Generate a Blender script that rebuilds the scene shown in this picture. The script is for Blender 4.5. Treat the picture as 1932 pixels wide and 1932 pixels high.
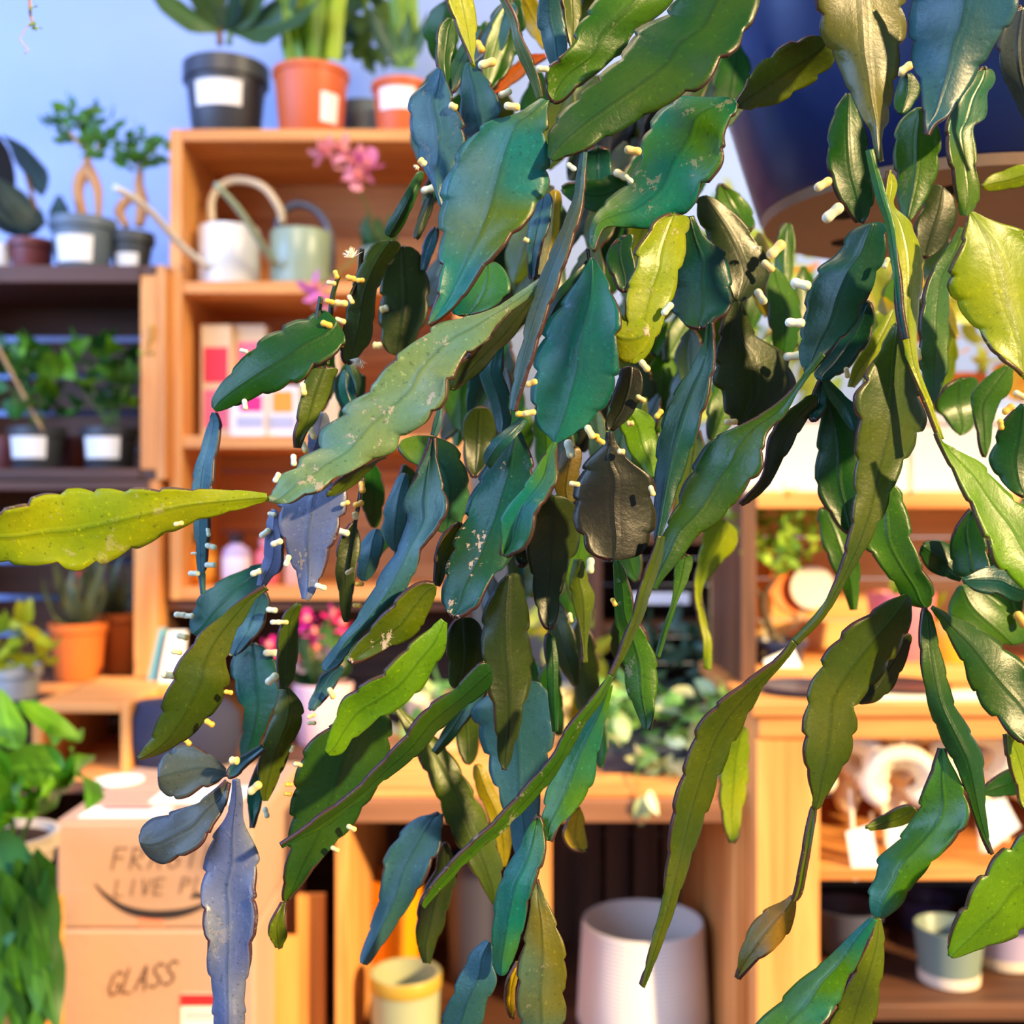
import bpy, bmesh, math, random
from mathutils import Vector, Matrix, noise

random.seed(7)
for o in list(bpy.data.objects):
    bpy.data.objects.remove(o)
S = bpy.context.scene
COL = S.collection

# ------------------------------------------------------------------ camera, world, lights, exposure
F = 2070.0            # focal length in pixels of the 1932 px frame
CX = CY = 966.0
CZ = 1.30             # eye height
cd = bpy.data.cameras.new('camera')
cam = bpy.data.objects.new('camera', cd)
COL.objects.link(cam)
cam.location = (0, 0, CZ)
cam.rotation_euler = (math.radians(90), 0, 0)
cd.sensor_width = 36.0
cd.sensor_fit = 'HORIZONTAL'
cd.lens = 36.0 * F / 1932.0
cd.clip_start = 0.02
cd.dof.use_dof = True
cd.dof.focus_distance = 0.425
cd.dof.aperture_fstop = 9.5
S.camera = cam

S.view_settings.view_transform = 'Standard'
S.view_settings.look = 'None'
S.view_settings.gamma = 1.0
S.view_settings.use_curve_mapping = False
S.view_settings.exposure = 0.30

w = bpy.data.worlds.new('shop_ambient')
S.world = w
w.use_nodes = True
bg = w.node_tree.nodes['Background']
bg.inputs['Color'].default_value = (0.62, 0.76, 1.0, 1)
bg.inputs['Strength'].default_value = 0.30

def look_light(name, kind, loc, target, energy, color, size=1.0, size_y=None, spread=None):
    l = bpy.data.lights.new(name, kind)
    l.energy = energy
    l.color = color
    if kind == 'AREA':
        l.shape = 'RECTANGLE'
        l.size = size
        l.size_y = size_y or size
        if spread: l.spread = math.radians(spread)
    if kind == 'SUN':
        l.angle = math.radians(size)
    o = bpy.data.objects.new(name, l)
    COL.objects.link(o)
    o.location = loc
    d = Vector(target) - Vector(loc)
    o.rotation_euler = d.to_track_quat('-Z', 'Y').to_euler()
    return o

# low warm sun through the shop front on the right; cool daylight window on the left
look_light('low_sun', 'SUN', (3, -2, 2.6), (3 - 0.68, -2 + 0.62, 2.6 - 0.38), 7.5, (1.0, 0.70, 0.34), size=2.5)
look_light('window_daylight', 'AREA', (-2.3, -1.2, 2.3), (0.0, 1.0, 1.3), 92, (0.36, 0.57, 1.0), size=2.2, size_y=1.8)
look_light('window_daylight', 'AREA', (-2.2, 1.1, 2.3), (-1.1, 2.4, 1.7), 46, (0.28, 0.46, 1.0), size=1.2, size_y=1.2)
look_light('warm_fill', 'AREA', (0.9, 1.1, 2.6), (0.35, 1.9, 0.8), 42, (1.0, 0.80, 0.5), size=0.7)  # unseen overhead area light, added as warm fill for the shelves

look_light('warm_fill', 'AREA', (-0.5, 0.9, 2.6), (-0.5, 2.1, 0.6), 16, (1.0, 0.76, 0.48), size=0.7)  # second unseen light, added to brighten the inside of the left crates

# ------------------------------------------------------------------ helpers
def lin(c):
    r = []
    for v in c[:3]:
        v = v / 255.0
        r.append(v / 12.92 if v <= 0.04045 else ((v + 0.055) / 1.055) ** 2.4)
    return tuple(r)

def P(px, py, d):
    "the point seen at that spot of the frame, d metres in front of the camera"
    return Vector(((px - CX) / F * d, d, CZ - (py - CY) / F * d))

def PX(px, d): return (px - CX) / F * d
def PZ(py, d): return CZ - (py - CY) / F * d

MATS = {}
def nmat(name):
    m = bpy.data.materials.new(name)
    m.use_nodes = True
    nt = m.node_tree
    return m, nt, nt.nodes['Principled BSDF']

def plain(name, rgb, rough=0.55, spec=0.4, var=0.06, metallic=0.0, bump=0.0, bscale=60, trans=0.0, coat=0.0):
    if name in MATS: return MATS[name]
    m, nt, b = nmat(name)
    c = lin(rgb)
    n = nt.nodes.new('ShaderNodeTexNoise'); n.inputs['Scale'].default_value = 9.0; n.inputs['Detail'].default_value = 4
    tc = nt.nodes.new('ShaderNodeTexCoord'); nt.links.new(tc.outputs['Object'], n.inputs['Vector'])
    mx = nt.nodes.new('ShaderNodeMix'); mx.data_type = 'RGBA'
    mx.inputs['A'].default_value = (*[max(0, v * (1 - var)) for v in c], 1)
    mx.inputs['B'].default_value = (*[min(1, v * (1 + var)) for v in c], 1)
    nt.links.new(n.outputs['Fac'], mx.inputs['Factor'])
    nt.links.new(mx.outputs['Result'], b.inputs['Base Color'])
    b.inputs['Roughness'].default_value = rough
    b.inputs['Specular IOR Level'].default_value = spec
    b.inputs['Metallic'].default_value = metallic
    b.inputs['Coat Weight'].default_value = coat
    b.inputs['Transmission Weight'].default_value = trans
    if bump:
        n2 = nt.nodes.new('ShaderNodeTexNoise'); n2.inputs['Scale'].default_value = bscale; n2.inputs['Detail'].default_value = 5
        nt.links.new(tc.outputs['Object'], n2.inputs['Vector'])
        bp = nt.nodes.new('ShaderNodeBump'); bp.inputs['Strength'].default_value = bump; bp.inputs['Distance'].default_value = 0.004
        nt.links.new(n2.outputs['Fac'], bp.inputs['Height']); nt.links.new(bp.outputs['Normal'], b.inputs['Normal'])
    MATS[name] = m
    return m

def wood(name, rgb, rgb2, axis='X', rough=0.6):
    if name in MATS: return MATS[name]
    m, nt, b = nmat(name)
    tc = nt.nodes.new('ShaderNodeTexCoord')
    mp = nt.nodes.new('ShaderNodeMapping')
    s = {'X': (2.0, 26, 26), 'Y': (26, 2.0, 26), 'Z': (26, 26, 2.0)}[axis]
    mp.inputs['Scale'].default_value = s
    oi = nt.nodes.new('ShaderNodeObjectInfo')
    ad = nt.nodes.new('ShaderNodeVectorMath'); ad.operation = 'ADD'
    sc = nt.nodes.new('ShaderNodeVectorMath'); sc.operation = 'SCALE'; sc.inputs['Scale'].default_value = 7.0
    nt.links.new(oi.outputs['Random'], sc.inputs[0])
    nt.links.new(tc.outputs['Object'], ad.inputs[0]); nt.links.new(sc.outputs['Vector'], ad.inputs[1])
    nt.links.new(ad.outputs['Vector'], mp.inputs['Vector'])
    n = nt.nodes.new('ShaderNodeTexNoise'); n.inputs['Scale'].default_value = 1.3; n.inputs['Detail'].default_value = 6; n.inputs['Distortion'].default_value = 0.6
    nt.links.new(mp.outputs['Vector'], n.inputs['Vector'])
    cr = nt.nodes.new('ShaderNodeValToRGB')
    cr.color_ramp.elements[0].position = 0.3; cr.color_ramp.elements[0].color = (*lin(rgb2), 1)
    cr.color_ramp.elements[1].position = 0.62; cr.color_ramp.elements[1].color = (*lin(rgb), 1)
    nt.links.new(n.outputs['Fac'], cr.inputs['Fac'])
    hv = nt.nodes.new('ShaderNodeHueSaturation')
    mr = nt.nodes.new('ShaderNodeMapRange'); mr.inputs['To Min'].default_value = 0.86; mr.inputs['To Max'].default_value = 1.1
    nt.links.new(oi.outputs['Random'], mr.inputs['Value']); nt.links.new(mr.outputs['Result'], hv.inputs['Value'])
    nt.links.new(cr.outputs['Color'], hv.inputs['Color'])
    nt.links.new(hv.outputs['Color'], b.inputs['Base Color'])
    b.inputs['Roughness'].default_value = rough
    bp = nt.nodes.new('ShaderNodeBump'); bp.inputs['Strength'].default_value = 0.25; bp.inputs['Distance'].default_value = 0.002
    nt.links.new(n.outputs['Fac'], bp.inputs['Height']); nt.links.new(bp.outputs['Normal'], b.inputs['Normal'])
    MATS[name] = m
    return m

def leafmat(name, rgb, rgb2, rough=0.45, translucent=0.3, veins=True):
    "leaf of the shop plants: per-leaf variation, paler midrib, light shining through"
    if name in MATS: return MATS[name]
    m, nt, b = nmat(name)
    oi = nt.nodes.new('ShaderNodeObjectInfo')
    mx = nt.nodes.new('ShaderNodeMix'); mx.data_type = 'RGBA'
    mx.inputs['A'].default_value = (*lin(rgb), 1); mx.inputs['B'].default_value = (*lin(rgb2), 1)
    nt.links.new(oi.outputs['Random'], mx.inputs['Factor'])
    uv = nt.nodes.new('ShaderNodeUVMap')
    sx = nt.nodes.new('ShaderNodeSeparateXYZ'); nt.links.new(uv.outputs['UV'], sx.inputs['Vector'])
    m1 = nt.nodes.new('ShaderNodeMath'); m1.operation = 'SUBTRACT'; m1.inputs[1].default_value = 0.5
    m2 = nt.nodes.new('ShaderNodeMath'); m2.operation = 'ABSOLUTE'
    nt.links.new(sx.outputs['X'], m1.inputs[0]); nt.links.new(m1.outputs[0], m2.inputs[0])
    mr = nt.nodes.new('ShaderNodeMapRange'); mr.inputs['From Min'].default_value = 0.0; mr.inputs['From Max'].default_value = 0.06
    mr.inputs['To Min'].default_value = 0.5; mr.inputs['To Max'].default_value = 0.0
    nt.links.new(m2.outputs[0], mr.inputs['Value'])
    mx2 = nt.nodes.new('ShaderNodeMix'); mx2.data_type = 'RGBA'
    lc = lin(rgb2)
    mx2.inputs['B'].default_value = (min(1, lc[0] * 1.8 + .05), min(1, lc[1] * 1.8 + .08), min(1, lc[2] * 1.5 + .02), 1)
    nt.links.new(mx.outputs['Result'], mx2.inputs['A']); nt.links.new(mr.outputs['Result'], mx2.inputs['Factor'])
    nt.links.new(mx2.outputs['Result'], b.inputs['Base Color'])
    b.inputs['Roughness'].default_value = rough
    tr = nt.nodes.new('ShaderNodeBsdfTranslucent'); nt.links.new(mx2.outputs['Result'], tr.inputs['Color'])
    ms = nt.nodes.new('ShaderNodeMixShader'); ms.inputs['Fac'].default_value = translucent
    out = nt.nodes['Material Output']
    nt.links.new(b.outputs['BSDF'], ms.inputs[1]); nt.links.new(tr.outputs['BSDF'], ms.inputs[2])
    nt.links.new(ms.outputs['Shader'], out.inputs['Surface'])
    MATS[name] = m
    return m

def root(name, label, cat, loc, group=None):
    o = bpy.data.objects.new(name, None)
    o.empty_display_size = 0.05
    COL.objects.link(o)
    o.location = loc
    o['label'] = label; o['category'] = cat
    if group: o['group'] = group
    return o

def recenter(o_parent):
    "offset of a parent chain"
    off = Vector((0, 0, 0)); p = o_parent
    while p is not None:
        off += Vector(p.location); p = p.parent
    return off

def mesh_obj(name, verts, faces, mat, parent=None, smooth=False, uvs=None):
    "verts in world coordinates; the object's origin is put at their centre"
    vs = [Vector(v) for v in verts]
    c = sum(vs, Vector((0, 0, 0))) / len(vs)
    me = bpy.data.meshes.new(name)
    me.from_pydata([v - c for v in vs], [], faces)
    if uvs is not None:
        l = me.uv_layers.new(name='UVMap')
        for poly in me.polygons:
            for li in poly.loop_indices:
                l.data[li].uv = uvs[me.loops[li].vertex_index]
    if smooth:
        for p in me.polygons: p.use_smooth = True
    me.update()
    o = bpy.data.objects.new(name, me)
    if mat: me.materials.append(mat)
    COL.objects.link(o)
    if parent is not None:
        o.parent = parent
        o.location = c - recenter(parent)
    else:
        o.location = c
    return o

def box(name, x0, x1, y0, y1, z0, z1, mat, parent=None, bev=0.0015):
    x0, x1 = sorted((x0, x1)); y0, y1 = sorted((y0, y1)); z0, z1 = sorted((z0, z1))
    bm = bmesh.new()
    bmesh.ops.create_cube(bm, size=1)
    sz = (x1 - x0, y1 - y0, z1 - z0)
    bmesh.ops.scale(bm, vec=sz, verts=bm.verts)
    if bev:
        bmesh.ops.bevel(bm, geom=bm.edges[:], offset=min(bev, min(sz) * .3), segments=1, affect='EDGES')
    me = bpy.data.meshes.new(name); bm.to_mesh(me); bm.free()
    me.materials.append(mat)
    o = bpy.data.objects.new(name, me)
    COL.objects.link(o)
    c = Vector(((x0 + x1) / 2, (y0 + y1) / 2, (z0 + z1) / 2))
    if parent is not None:
        o.parent = parent; o.location = c - recenter(parent)
    else:
        o.location = c
    return o

def lathe(name, prof, c, mat, parent=None, n=40, smooth=True, squash=1.0, ring=False):
    "prof: (radius, z) pairs, revolved round the vertical through c"
    vs, fs = [], []
    for r, z in prof:
        for i in range(n):
            a = 2 * math.pi * i / n
            vs.append((c[0] + r * math.cos(a), c[1] + r * math.sin(a) * squash, c[2] + z))
    m = len(prof)
    for j in range(m - 1):
        for i in range(n):
            a, b = j * n + i, j * n + (i + 1) % n
            fs.append((a, b, b + n, a + n))
    if ring:
        fs += [((m - 1) * n + i, (m - 1) * n + (i + 1) % n, (i + 1) % n, i) for i in range(n)]
    else:
        fs.append(tuple(range(n))[::-1]); fs.append(tuple((m - 1) * n + i for i in range(n)))
    o = mesh_obj(name, vs, fs, mat, parent)
    for p in o.data.polygons:
        p.use_smooth = smooth and len(p.vertices) == 4
    try:
        o.data.set_sharp_from_angle(angle=math.radians(40))
    except Exception: pass
    return o

def tube(name, pts, radii, mat, parent=None, n=10, smooth=True, sub=4):
    pts = [Vector(p) for p in pts]
    if not isinstance(radii, (list, tuple)): radii = [radii] * len(pts)
    # catmull-rom
    P2, R2 = [], []
    for i in range(len(pts) - 1):
        p0 = pts[max(i - 1, 0)]; p1 = pts[i]; p2 = pts[i + 1]; p3 = pts[min(i + 2, len(pts) - 1)]
        for k in range(sub):
            t = k / sub
            P2.append(0.5 * ((2 * p1) + (p2 - p0) * t + (2 * p0 - 5 * p1 + 4 * p2 - p3) * t * t + (3 * p1 - p0 - 3 * p2 + p3) * t ** 3))
            R2.append(radii[i] * (1 - t) + radii[i + 1] * t)
    P2.append(pts[-1]); R2.append(radii[-1])
    vs, fs = [], []
    u = None
    for i, p in enumerate(P2):
        d = (P2[min(i + 1, len(P2) - 1)] - P2[max(i - 1, 0)]).normalized()
        if u is None:
            u = d.orthogonal().normalized()
        else:
            u = (u - d * u.dot(d)).normalized()
        v = d.cross(u)
        for k in range(n):
            a = 2 * math.pi * k / n
            vs.append(p + (u * math.cos(a) + v * math.sin(a)) * R2[i])
    for i in range(len(P2) - 1):
        for k in range(n):
            a, b = i * n + k, i * n + (k + 1) % n
            fs.append((a, b, b + n, a + n))
    fs.append(tuple(range(n))[::-1]); fs.append(tuple((len(P2) - 1) * n + k for k in range(n)))
    return mesh_obj(name, vs, fs, mat, parent, smooth)

def label_patch(parent, c, r0, r1, z0, z1, a0, a1, mat, name='price_label'):
    "sticker that follows the side of a pot whose radius goes r0 at z0 to r1 at z1; angles in degrees, -90 faces the camera"
    vs, fs = [], []
    n = 12
    for t, off in ((0, .0006), (1, .0014)):
        for j in range(2):
            rr = (r0, r1)[j] + off; zz = (z0, z1)[j]
            for i in range(n + 1):
                a = math.radians(a0 + (a1 - a0) * i / n)
                vs.append((c[0] + rr * math.cos(a), c[1] + rr * math.sin(a), c[2] + zz))
    k = n + 1
    for i in range(n):
        fs.append((2 * k + i, 2 * k + i + 1, 3 * k + i + 1, 3 * k + i))
        fs.append((i, k + i, k + i + 1, i + 1))
        fs.append((i, i + 1, 2 * k + i + 1, 2 * k + i)); fs.append((k + i, 3 * k + i, 3 * k + i + 1, k + i + 1))
    fs.append((0, 2 * k, 3 * k, k)); fs.append((n, k + n, 3 * k + n, 2 * k + n))
    return mesh_obj(name, vs, fs, mat, parent)

WHITE = plain('paper_white', (236, 234, 228), .6)
SOIL = plain('potting_soil', (52, 36, 26), .95, .1, .3, bump=.8, bscale=90)
# ------------------------------------------------------------------ the hanging cactus
def catm(a, n):
    out = []
    for i in range(len(a) - 1):
        p0 = a[max(i - 1, 0)]; p1 = a[i]; p2 = a[i + 1]; p3 = a[min(i + 2, len(a) - 1)]
        for k in range(n):
            t = k / n
            out.append(tuple(0.5 * ((2 * p1[j]) + (p2[j] - p0[j]) * t + (2 * p0[j] - 5 * p1[j] + 4 * p2[j] - p3[j]) * t * t
                                    + (3 * p1[j] - p0[j] - 3 * p2[j] + p3[j]) * t ** 3) for j in range(len(p1))))
    out.append(tuple(a[-1]))
    return out

def stem_material():
    m, nt, b = nmat('cactus_stem')
    L = nt.links.new
    at = nt.nodes.new('ShaderNodeAttribute'); at.attribute_name = 'Col'
    uv = nt.nodes.new('ShaderNodeUVMap')
    sx = nt.nodes.new('ShaderNodeSeparateXYZ'); L(uv.outputs['UV'], sx.inputs['Vector'])
    def mth(op, a, bb=None, cl=False):
        n = nt.nodes.new('ShaderNodeMath'); n.operation = op; n.use_clamp = cl
        for i, v in enumerate((a, bb)):
            if v is None: continue
            if isinstance(v, (int, float)): n.inputs[i].default_value = v
            else: L(v, n.inputs[i])
        return n.outputs[0]
    def rng(v, a, bb, c, d):
        n = nt.nodes.new('ShaderNodeMapRange'); L(v, n.inputs['Value'])
        for k, x in zip(('From Min', 'From Max', 'To Min', 'To Max'), (a, bb, c, d)): n.inputs[k].default_value = x
        return n.outputs['Result']
    def mixc(fac, A, B, mode='MIX'):
        n = nt.nodes.new('ShaderNodeMix'); n.data_type = 'RGBA'; n.blend_type = mode
        if isinstance(fac, float): n.inputs['Factor'].default_value = fac
        else: L(fac, n.inputs['Factor'])
        for k, v in (('A', A), ('B', B)):
            if isinstance(v, tuple): n.inputs[k].default_value = (*v, 1)
            else: L(v, n.inputs[k])
        return n.outputs['Result']
    u = mth('ABSOLUTE', mth('SUBTRACT', sx.outputs['X'], 0.5))       # 0 rib, .5 edge
    tc = nt.nodes.new('ShaderNodeTexCoord')
    def noise_(scale, detail=4, rough=.5):
        n = nt.nodes.new('ShaderNodeTexNoise'); n.inputs['Scale'].default_value = scale
        n.inputs['Detail'].default_value = detail; n.inputs['Roughness'].default_value = rough
        L(tc.outputs['Object'], n.inputs['Vector']); return n.outputs['Fac']
    n1 = noise_(70); n2 = noise_(330, 6, .6); n3 = noise_(900, 3); n4 = noise_(110, 6, .72)
    c = mixc(rng(n1, .3, .7, .0, .35), at.outputs['Color'], mixc(1.0, at.outputs['Color'], (0.55, 0.62, 0.40), 'MULTIPLY'))
    c = mixc(rng(n2, .45, .8, 0., .35), c, mixc(1.0, at.outputs['Color'], (1.5, 1.35, 1.1), 'MULTIPLY'))
    # darker line on the rib with a paler line beside it
    c = mixc(rng(u, .0, .035, .55, 0.), c, mixc(1.0, c, (0.35, 0.5, 0.45), 'MULTIPLY'))
    # purple-red margin
    edge = rng(u, .482, .498, 0., .9)
    c = mixc(edge, c, (0.085, 0.028, 0.030))
    # corky scars
    sc = mth('MULTIPLY', rng(n4, .605, .625, 0., 1.), at.outputs['Alpha'])
    n5 = noise_(620, 2, .5)
    c = mixc(rng(n5, .66, .72, 0., .45), c, mixc(1.0, at.outputs['Color'], (2.4, 2.0, 1.9), 'MULTIPLY'))
    c = mixc(rng(n5, .36, .28, 0., .4), c, (.02, .02, .012))
    c = mixc(sc, c, (0.62, 0.50, 0.38))
    L(c, b.inputs['Base Color'])
    b.inputs['Specular IOR Level'].default_value = 0.5
    L(rng(n1, .3, .7, .27, .44), b.inputs['Roughness'])
    b.inputs['Coat Weight'].default_value = 0.12
    b.inputs['Coat Roughness'].default_value = 0.35
    # relief: rib, side veins, skin
    vein = mth('SINE', mth('ADD', mth('MULTIPLY', sx.outputs['Y'], 420.), mth('MULTIPLY', u, -9.)))
    h = mth('ADD', mth('MULTIPLY', n2, .35), mth('MULTIPLY', vein, .035))
    h = mth('ADD', h, mth('MULTIPLY', rng(u, 0., .05, 1., 0.), .5))
    h = mth('ADD', h, mth('MULTIPLY', sc, .5))
    h = mth('ADD', h, mth('MULTIPLY', n3, .10))
    bp = nt.nodes.new('ShaderNodeBump'); bp.inputs['Strength'].default_value = 0.5; bp.inputs['Distance'].default_value = 0.0012
    L(h, bp.inputs['Height']); L(bp.outputs['Normal'], b.inputs['Normal'])
    tr = nt.nodes.new('ShaderNodeBsdfTranslucent'); L(mixc(1.0, c, (1.7, 1.7, .5), 'MULTIPLY'), tr.inputs['Color'])
    ms = nt.nodes.new('ShaderNodeMixShader'); ms.inputs['Fac'].default_value = .32
    L(b.outputs['BSDF'], ms.inputs[1]); L(tr.outputs['BSDF'], ms.inputs[2])
    L(ms.outputs['Shader'], nt.nodes['Material Output'].inputs['Surface'])
    return m
STEM = stem_material()

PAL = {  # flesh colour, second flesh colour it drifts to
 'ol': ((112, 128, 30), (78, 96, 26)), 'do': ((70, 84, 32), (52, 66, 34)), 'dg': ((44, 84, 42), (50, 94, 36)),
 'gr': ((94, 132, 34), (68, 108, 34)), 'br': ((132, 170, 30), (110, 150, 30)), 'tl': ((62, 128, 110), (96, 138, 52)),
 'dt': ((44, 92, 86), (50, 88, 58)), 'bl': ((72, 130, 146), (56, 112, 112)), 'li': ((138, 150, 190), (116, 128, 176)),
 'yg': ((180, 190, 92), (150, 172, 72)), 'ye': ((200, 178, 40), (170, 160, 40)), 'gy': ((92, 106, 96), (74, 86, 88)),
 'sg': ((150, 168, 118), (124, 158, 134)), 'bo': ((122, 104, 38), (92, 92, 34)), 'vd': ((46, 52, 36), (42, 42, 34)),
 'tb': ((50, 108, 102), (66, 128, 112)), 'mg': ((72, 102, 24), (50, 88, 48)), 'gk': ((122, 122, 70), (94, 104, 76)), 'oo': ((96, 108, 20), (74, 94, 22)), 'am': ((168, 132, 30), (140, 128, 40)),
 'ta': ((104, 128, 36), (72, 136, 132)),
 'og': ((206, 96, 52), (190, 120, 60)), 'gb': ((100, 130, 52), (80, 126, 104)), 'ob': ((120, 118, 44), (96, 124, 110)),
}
cactus = root('hanging_cactus', 'flat-stemmed cactus with scalloped green stems and cream buds trailing from a dark blue hanging pot',
              'plant', tuple(P(1790, 480, .72)))
SEGS = []
def sat(c, k=1.38, g=.74):
    l = .3 * c[0] + .6 * c[1] + .1 * c[2]
    return tuple(max(.004, l + (v - l) * k) * g for v in c)
def seg(col, d, roll, fold, st, d1=None, scar=0.0, wav=1.0, scal=1.0, gradient=None):
    "stations run from one end of the stem to the other: (x, y, half width) or (left x, y, right x, y)"
    d1 = d if d1 is None else d1
    mids = [((s[0], s[1]) if len(s) == 3 else ((s[0] + s[2]) / 2, (s[1] + s[3]) / 2)) for s in st]
    LR = []
    for i, s in enumerate(st):
        if len(s) == 4: LR.append(s)
        else:
            a = mids[max(i - 1, 0)]; b = mids[min(i + 1, len(st) - 1)]
            tx, ty = b[0] - a[0], b[1] - a[1]; l = math.hypot(tx, ty) or 1
            nx, ny = ty / l, -tx / l
            LR.append((s[0] + nx * s[2], s[1] + ny * s[2], s[0] - nx * s[2], s[1] - ny * s[2]))
    S_ = catm(LR, 9)
    n = len(S_)
    # blunt ends are rounded off
    for end in (0, 1):
        e = S_[0] if end == 0 else S_[-1]
        if math.hypot(e[2] - e[0], e[3] - e[1]) > 13:
            k_ = min(6, n // 3)
            for j in range(k_):
                f = max(.12, math.sqrt(1 - (1 - j / k_) ** 2)); idx = j if end == 0 else n - 1 - j
                q = S_[idx]; mx, my = (q[0] + q[2]) / 2, (q[1] + q[3]) / 2; a_, b_ = (q[2] - q[0]) / 2 * f, (q[3] - q[1]) / 2 * f
                S_[idx] = (mx - a_, my - b_, mx + a_, my + b_)
    NU = 11
    if abs(roll) < 40:      # olive stems turn to the sun, bluish ones to the window
        if col in ('ol', 'oo', 'yg', 'do', 'bo', 'br', 'ye', 'am', 'gb'): roll = abs(roll) + 8
        elif col in ('tl', 'bl', 'li', 'dt', 'tb', 'gy'): roll = -abs(roll) - 6
    rnd = random.Random(int(LR[0][0] * 31 + LR[0][1] * 7 + len(SEGS)))
    ph = [rnd.random() * 6.28 for _ in range(4)]
    r_amt = math.tan(math.radians(roll))
    vs, uvs, cols = [], [], []
    # slight thickening of the ends so that chained segments meet
    run = 0.0; pm = None
    lens = []
    for s in S_:
        m = ((s[0] + s[2]) / 2, (s[1] + s[3]) / 2)
        if pm is not None: run += math.hypot(m[0] - pm[0], m[1] - pm[1]) / F * d
        lens.append(run); pm = m
    tot = max(run, 1e-4)
    c1, c2 = [sat(lin(c), 1.0 if col in ('bl', 'li', 'gy') else 1.38) for c in PAL[col]]
    sp = 0.0135
    bow = rnd.uniform(-.5, .5) * .010
    for i, s in enumerate(S_):
        t = lens[i] / tot
        dc = d + (d1 - d) * t + bow * math.sin(math.pi * t)
        hx, hy = (s[2] - s[0]) / 2, (s[3] - s[1]) / 2
        mx, my = s[0] + hx, s[1] + hy
        hw = max(math.hypot(hx, hy) / F * dc, 1e-5)
        for k in range(NU):
            u = -1 + 2 * k / (NU - 1)
            u = math.copysign(abs(u) ** 0.85, u)
            side = 0 if u < 0 else 1
            fr = (lens[i] / sp + ph[side] + .25 * math.sin(lens[i] / .03 + ph[side])) % 1.0
            sc = max(0., 1 - fr / .55, (fr - .9) * 6)
            amt = scal * min(0.0023 / hw, .17) * (sc ** 1.4) * abs(u) ** 4
            if t < .04 or t > .97: amt *= .3
            uu = u * (1 - amt)
            dep = dc + uu * hw * r_amt + fold * hw * abs(u)
            dep += wav * .0027 * u * u * min(1, hw / .012) * math.sin(lens[i] / .0105 + ph[2 + side]) + wav * .0015 * math.sin(lens[i] / .021 + ph[3]) * (1 - abs(u))
            vs.append(P(mx + hx * uu, my + hy * uu, dep))
            uvs.append((k / (NU - 1), lens[i]))
            q = noise.noise(Vector((mx * .009 + hx * uu * .009, (my + hy * uu) * .009, len(SEGS) * 3.7)))
            f = min(1, max(0, .5 + q * 1.5))
            cols.append((*[a * (1 - f) + b * f for a, b in zip(c1, c2)], scar))
    fs = []
    for i in range(n - 1):
        for k in range(NU - 1):
            a = i * NU + k
            fs.append((a, a + 1, a + 1 + NU, a + NU))
    o = mesh_obj('stem_segment', vs, fs, STEM, cactus, True, uvs)
    ca = o.data.color_attributes.new('Col', 'FLOAT_COLOR', 'POINT')
    for i, c in enumerate(cols): ca.data[i].color = c
    md = o.modifiers.new('flesh', 'SOLIDIFY'); md.thickness = 0.0016; md.offset = 0
    SEGS.append((o, S_, d, d1, lens, tot))
    return o

BUDM = None
def bud_materials():
    global BUDM
    if BUDM is None:
        BUDM = []
        for nm, a, b in (('bud_cream', (236, 228, 186), (226, 196, 110)), ('bud_yellow', (240, 196, 84), (226, 168, 60)), ('bud_pale', (236, 238, 214), (214, 222, 180))):
            m, nt, bs = nmat(nm)
            tc = nt.nodes.new('ShaderNodeTexCoord'); sp = nt.nodes.new('ShaderNodeSeparateXYZ')
            nt.links.new(tc.outputs['Generated'], sp.inputs['Vector'])
            mx = nt.nodes.new('ShaderNodeMix'); mx.data_type = 'RGBA'
            mx.inputs['A'].default_value = (*lin(a), 1); mx.inputs['B'].default_value = (*lin(b), 1)
            nt.links.new(sp.outputs['Z'], mx.inputs['Factor']); nt.links.new(mx.outputs['Result'], bs.inputs['Base Color'])
            bs.inputs['Roughness'].default_value = .35
            bs.inputs['Subsurface Weight'].default_value = .3; bs.inputs['Subsurface Radius'].default_value = (.004, .003, .001)
            bs.inputs['Subsurface Scale'].default_value = 1.0
            BUDM.append(m)
    return BUDM
def bud_mesh(name, r, mat):
    vs, fs = [], []; n = 14
    prof = [(.0, 0), (.5, .03), (.8, .10), (.95, .2), (.97, .3), (.9, .42), (.86, .52), (.93, .64), (1., .76), (.93, .87), (.7, .95), (.35, .99), (0, 1.0)]
    for rr, z in prof:
        for i in range(n):
            a = 2 * math.pi * i / n
            vs.append((rr * r * math.cos(a), rr * r * math.sin(a), z))
    for j in range(len(prof) - 1):
        for i in range(n):
            a, b = j * n + i, j * n + (i + 1) % n
            fs.append((a, b, b + n, a + n))
    me = bpy.data.meshes.new(name); me.from_pydata(vs, [], fs)
    for p in me.polygons: p.use_smooth = True
    me.materials.append(mat)
    return me
BUDS = []
def nearest(px, py):
    best = None
    for (o, S_, d, d1, lens, tot) in SEGS:
        for i, s in enumerate(S_):
            for side in (0, 1):
                x, y = (s[0], s[1]) if side == 0 else (s[2], s[3])
                q = math.hypot(x - px, y - py) + 40 * (d > .53)
                if best is None or q < best[0]:
                    mx, my = (s[0] + s[2]) / 2, (s[1] + s[3]) / 2
                    best = (q, o, d + (d1 - d) * lens[i] / tot, mx, my, x, y)
    return best
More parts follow.
